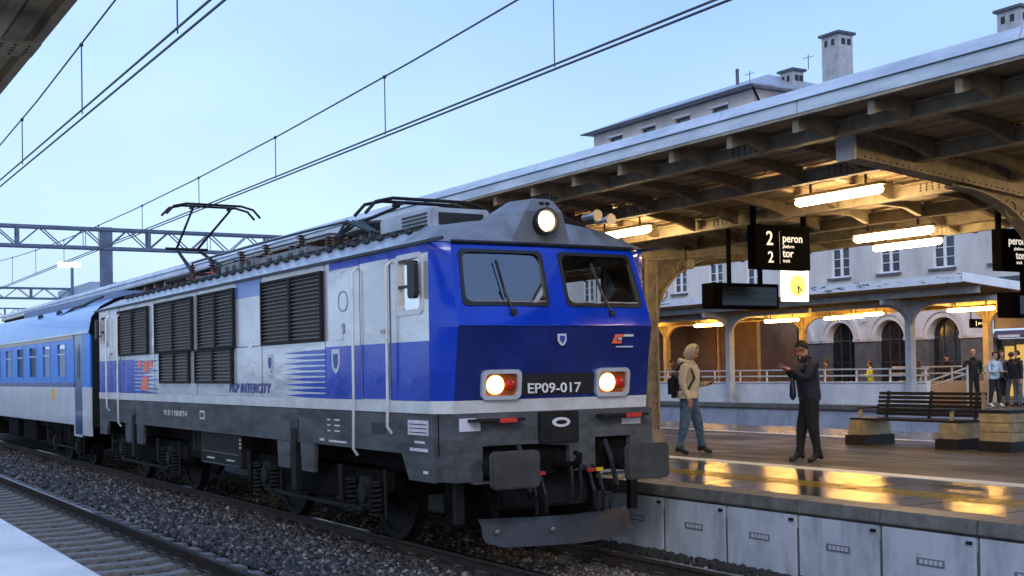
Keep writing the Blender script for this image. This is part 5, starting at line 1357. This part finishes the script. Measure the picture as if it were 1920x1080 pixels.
    if near:
        for q in (-1, 1): MB().ell(tuple(w_*k for w_ in HP(.094, q*.030, .088)), .009, .012, .007, 8, 6).build('eye', shoe, root)
        MB().tube([tuple(w_*k for w_ in HP(*p)) for p in ((.090, -.020, .034), (.097, 0, .034), (.090, .020, .034))], .0055, 5).build('mouth', mat('lip', (.30, .10, .08), .5), root)
        for q in (-1, 1): MB().tube([tuple(w_*k for w_ in HP(.094, q*y_, z_)) for y_, z_ in ((.016, .104), (.045, .106))], .005, 5).build('eyebrow', hairm, root)
    root['hp'] = 0; del root['hp']
    person.HP = lambda x, y, z: tuple(w_*k for w_ in HP(x, y, z))
    return root, k
rtv = -PHI   # heading of the picture's rightward direction, as an angle in the ground plane
m1 = (13.0, 15.75, PZ)
pr1, _ = person('man in beige hoodie with the hood up and blue jeans, looking at a phone', m1, rtv-.5, hoodm, jeans, 1.83, 'phone_low', True, near=True, lean=.02, stride=(-.10, .16), spread=.14, bulk=1.36, headdown=.42, armsR='hang_fwd')
m2 = (13.2, 13.2, PZ)
pr2, _ = person('man in dark jacket and black trousers looking down at a phone', m2, rtv+pi+.1, navy_c, black_c, 1.83, 'phone_high', False, near=True, lean=.03, stride=(.14, -.06), spread=.05, bulk=1.42, headdown=.50)
# backpack of the first man
t = empty('backpack', m1, rtv-.5); tag(t, 'black backpack on the back of the hooded man', 'backpack')
MB().box(-.33, -.14, -.14, .14, .92, 1.30).build('bag_body', bagm, t, .06, True)
for s in (-1, 1): MB().tube([(-.16, s*.12, 1.36), (-.04, s*.135, 1.50), (.10, s*.135, 1.42), (.165, s*.14, 1.25), (.08, s*.19, 1.08), (-.16, s*.15, 1.02)], .019, 7).build('strap', bagm, t, smooth=True)
def phone(loc, ang, label, x, z, y=0., tilt=.6):
    t = empty('phone', loc, ang); tag(t, label, 'phone')
    o = box(-.006, .006, -.038, .038, -.075, .075).build('phone_body', phonem, t, .004); o.location = (x, y, z); o.rotation_euler = (0, tilt+.5, 0)
    o2 = box(-.0075, -.0062, -.034, .034, -.07, .07).build('phone_screen', emit('phone_screen_glow', (.5, .65, .8), .6), t); o2.location = (x, y, z); o2.rotation_euler = (0, tilt+.5, 0)
phone(m1, rtv-.5, 'phone held out by the hooded man', .40, 1.19, .10)
phone(m2, rtv+pi+.1, 'phone held up by the man in the dark jacket', .41, 1.425, 0)
t = empty('folded_umbrella', m2, rtv+pi+.1); tag(t, 'short dark blue folded umbrella hanging from the arm of the man in dark', 'umbrella')
MB().lathe((.30, .12, .92), 'z', [(.02, 0), (.05, .05), (.045, .2), (.03, .30), (.012, .32)], 12).build('umbrella_cover', mat('umbrella_navy', (.008, .016, .05), .4), t, smooth=True)
MB().tube([(.30, .12, 1.24), (.30, .12, 1.33), (.27, .12, 1.36)], .012, 6).build('umbrella_handle', blackm, t)
# glasses for the second man
HPg = person.HP
gm = MB()
for s in (-1, 1): gm.tube([HPg(.108, s*.032+.022*cos(q*pi/4), .088+.017*sin(q*pi/4)) for q in range(9)], .005, 4); gm.tube([HPg(.105, s*.055, .09), HPg(.0, s*.088, .095)], .004, 4)
gm.tube([HPg(.11, -.012, .088), HPg(.11, .012, .088)], .004, 4); gm.build('glasses', mat('red_frame', (.35, .05, .03), .3), pr2)

MT['lit_doorway'].node_tree.nodes['Principled BSDF'].inputs['Base Color'].default_value = (.30, .20, .06, 1)
# people on the far platform
G = 'people waiting on the far platform'
fpz = P1Z
brown_c = mat('brown_cloth', (.055, .035, .022), .8, 0, .3, 6, bump=.3, bscale=18)
far = [
 ('person in a dark brown coat behind the railing, nearest the cream column', (33.0, 32.1), rtv+pi-.4, brown_c, black_c, 1.62, 'hang'),
 ('shorter person in a lime jacket standing behind the railing', (33.0, 30.05), rtv+pi, yel_c, black_c, 1.50, 'phone'),
 ('person in a dark brown coat half hidden behind the blue grey column', (32.6, 27.75), rtv+pi-.8, brown_c, jeans, 1.80, 'hang'),
 ('man in black with dark hair behind the stair railing', (34.8, 28.3), rtv+pi/2+pi, black_c, black_c, 1.66, 'pocket'),
 ('bald man in black jacket with hands in pockets right of the stair rail', (32.6, 25.5), rtv-pi/2, black_c, black_c, 1.80, 'pocket'),
 ('woman in pale blue patterned coat and black trousers', (32.2, 24.42), rtv-pi/2+.4, pale_c, black_c, 1.72, 'phone_low'),
 ('person in grey standing behind the woman in the patterned coat', (33.3, 24.95), rtv-pi/2-.4, grey_c, black_c, 1.76, 'hang'),
 ('person in black jacket turned away, second from the right edge', (33.0, 24.38), rtv+pi/2, black_c, grey_c, 1.70, 'pocket'),
 ('person in black cut by the right edge of the picture', (32.6, 23.85), rtv+pi, black_c, grey_c, 1.74, 'hang'),
 ('person in dark clothes standing by the kiosk, far left', (34.5, 43.0), rtv, grey_c, black_c, 1.75, 'hang'),
]
for i, (lb, (x, y), a, tp, lg_, h, ar) in enumerate(far):
    person(lb, (x, y, fpz), a, tp, lg_, h, ar, group=G, lean=.02, stride=((-.05, .08) if i % 2 else (.06, -.03)), bulk=1.18, headdown=.1, hairm=hair if i != 4 else skin_, shoes=shoew if i == 5 else shoe, spread=.1)
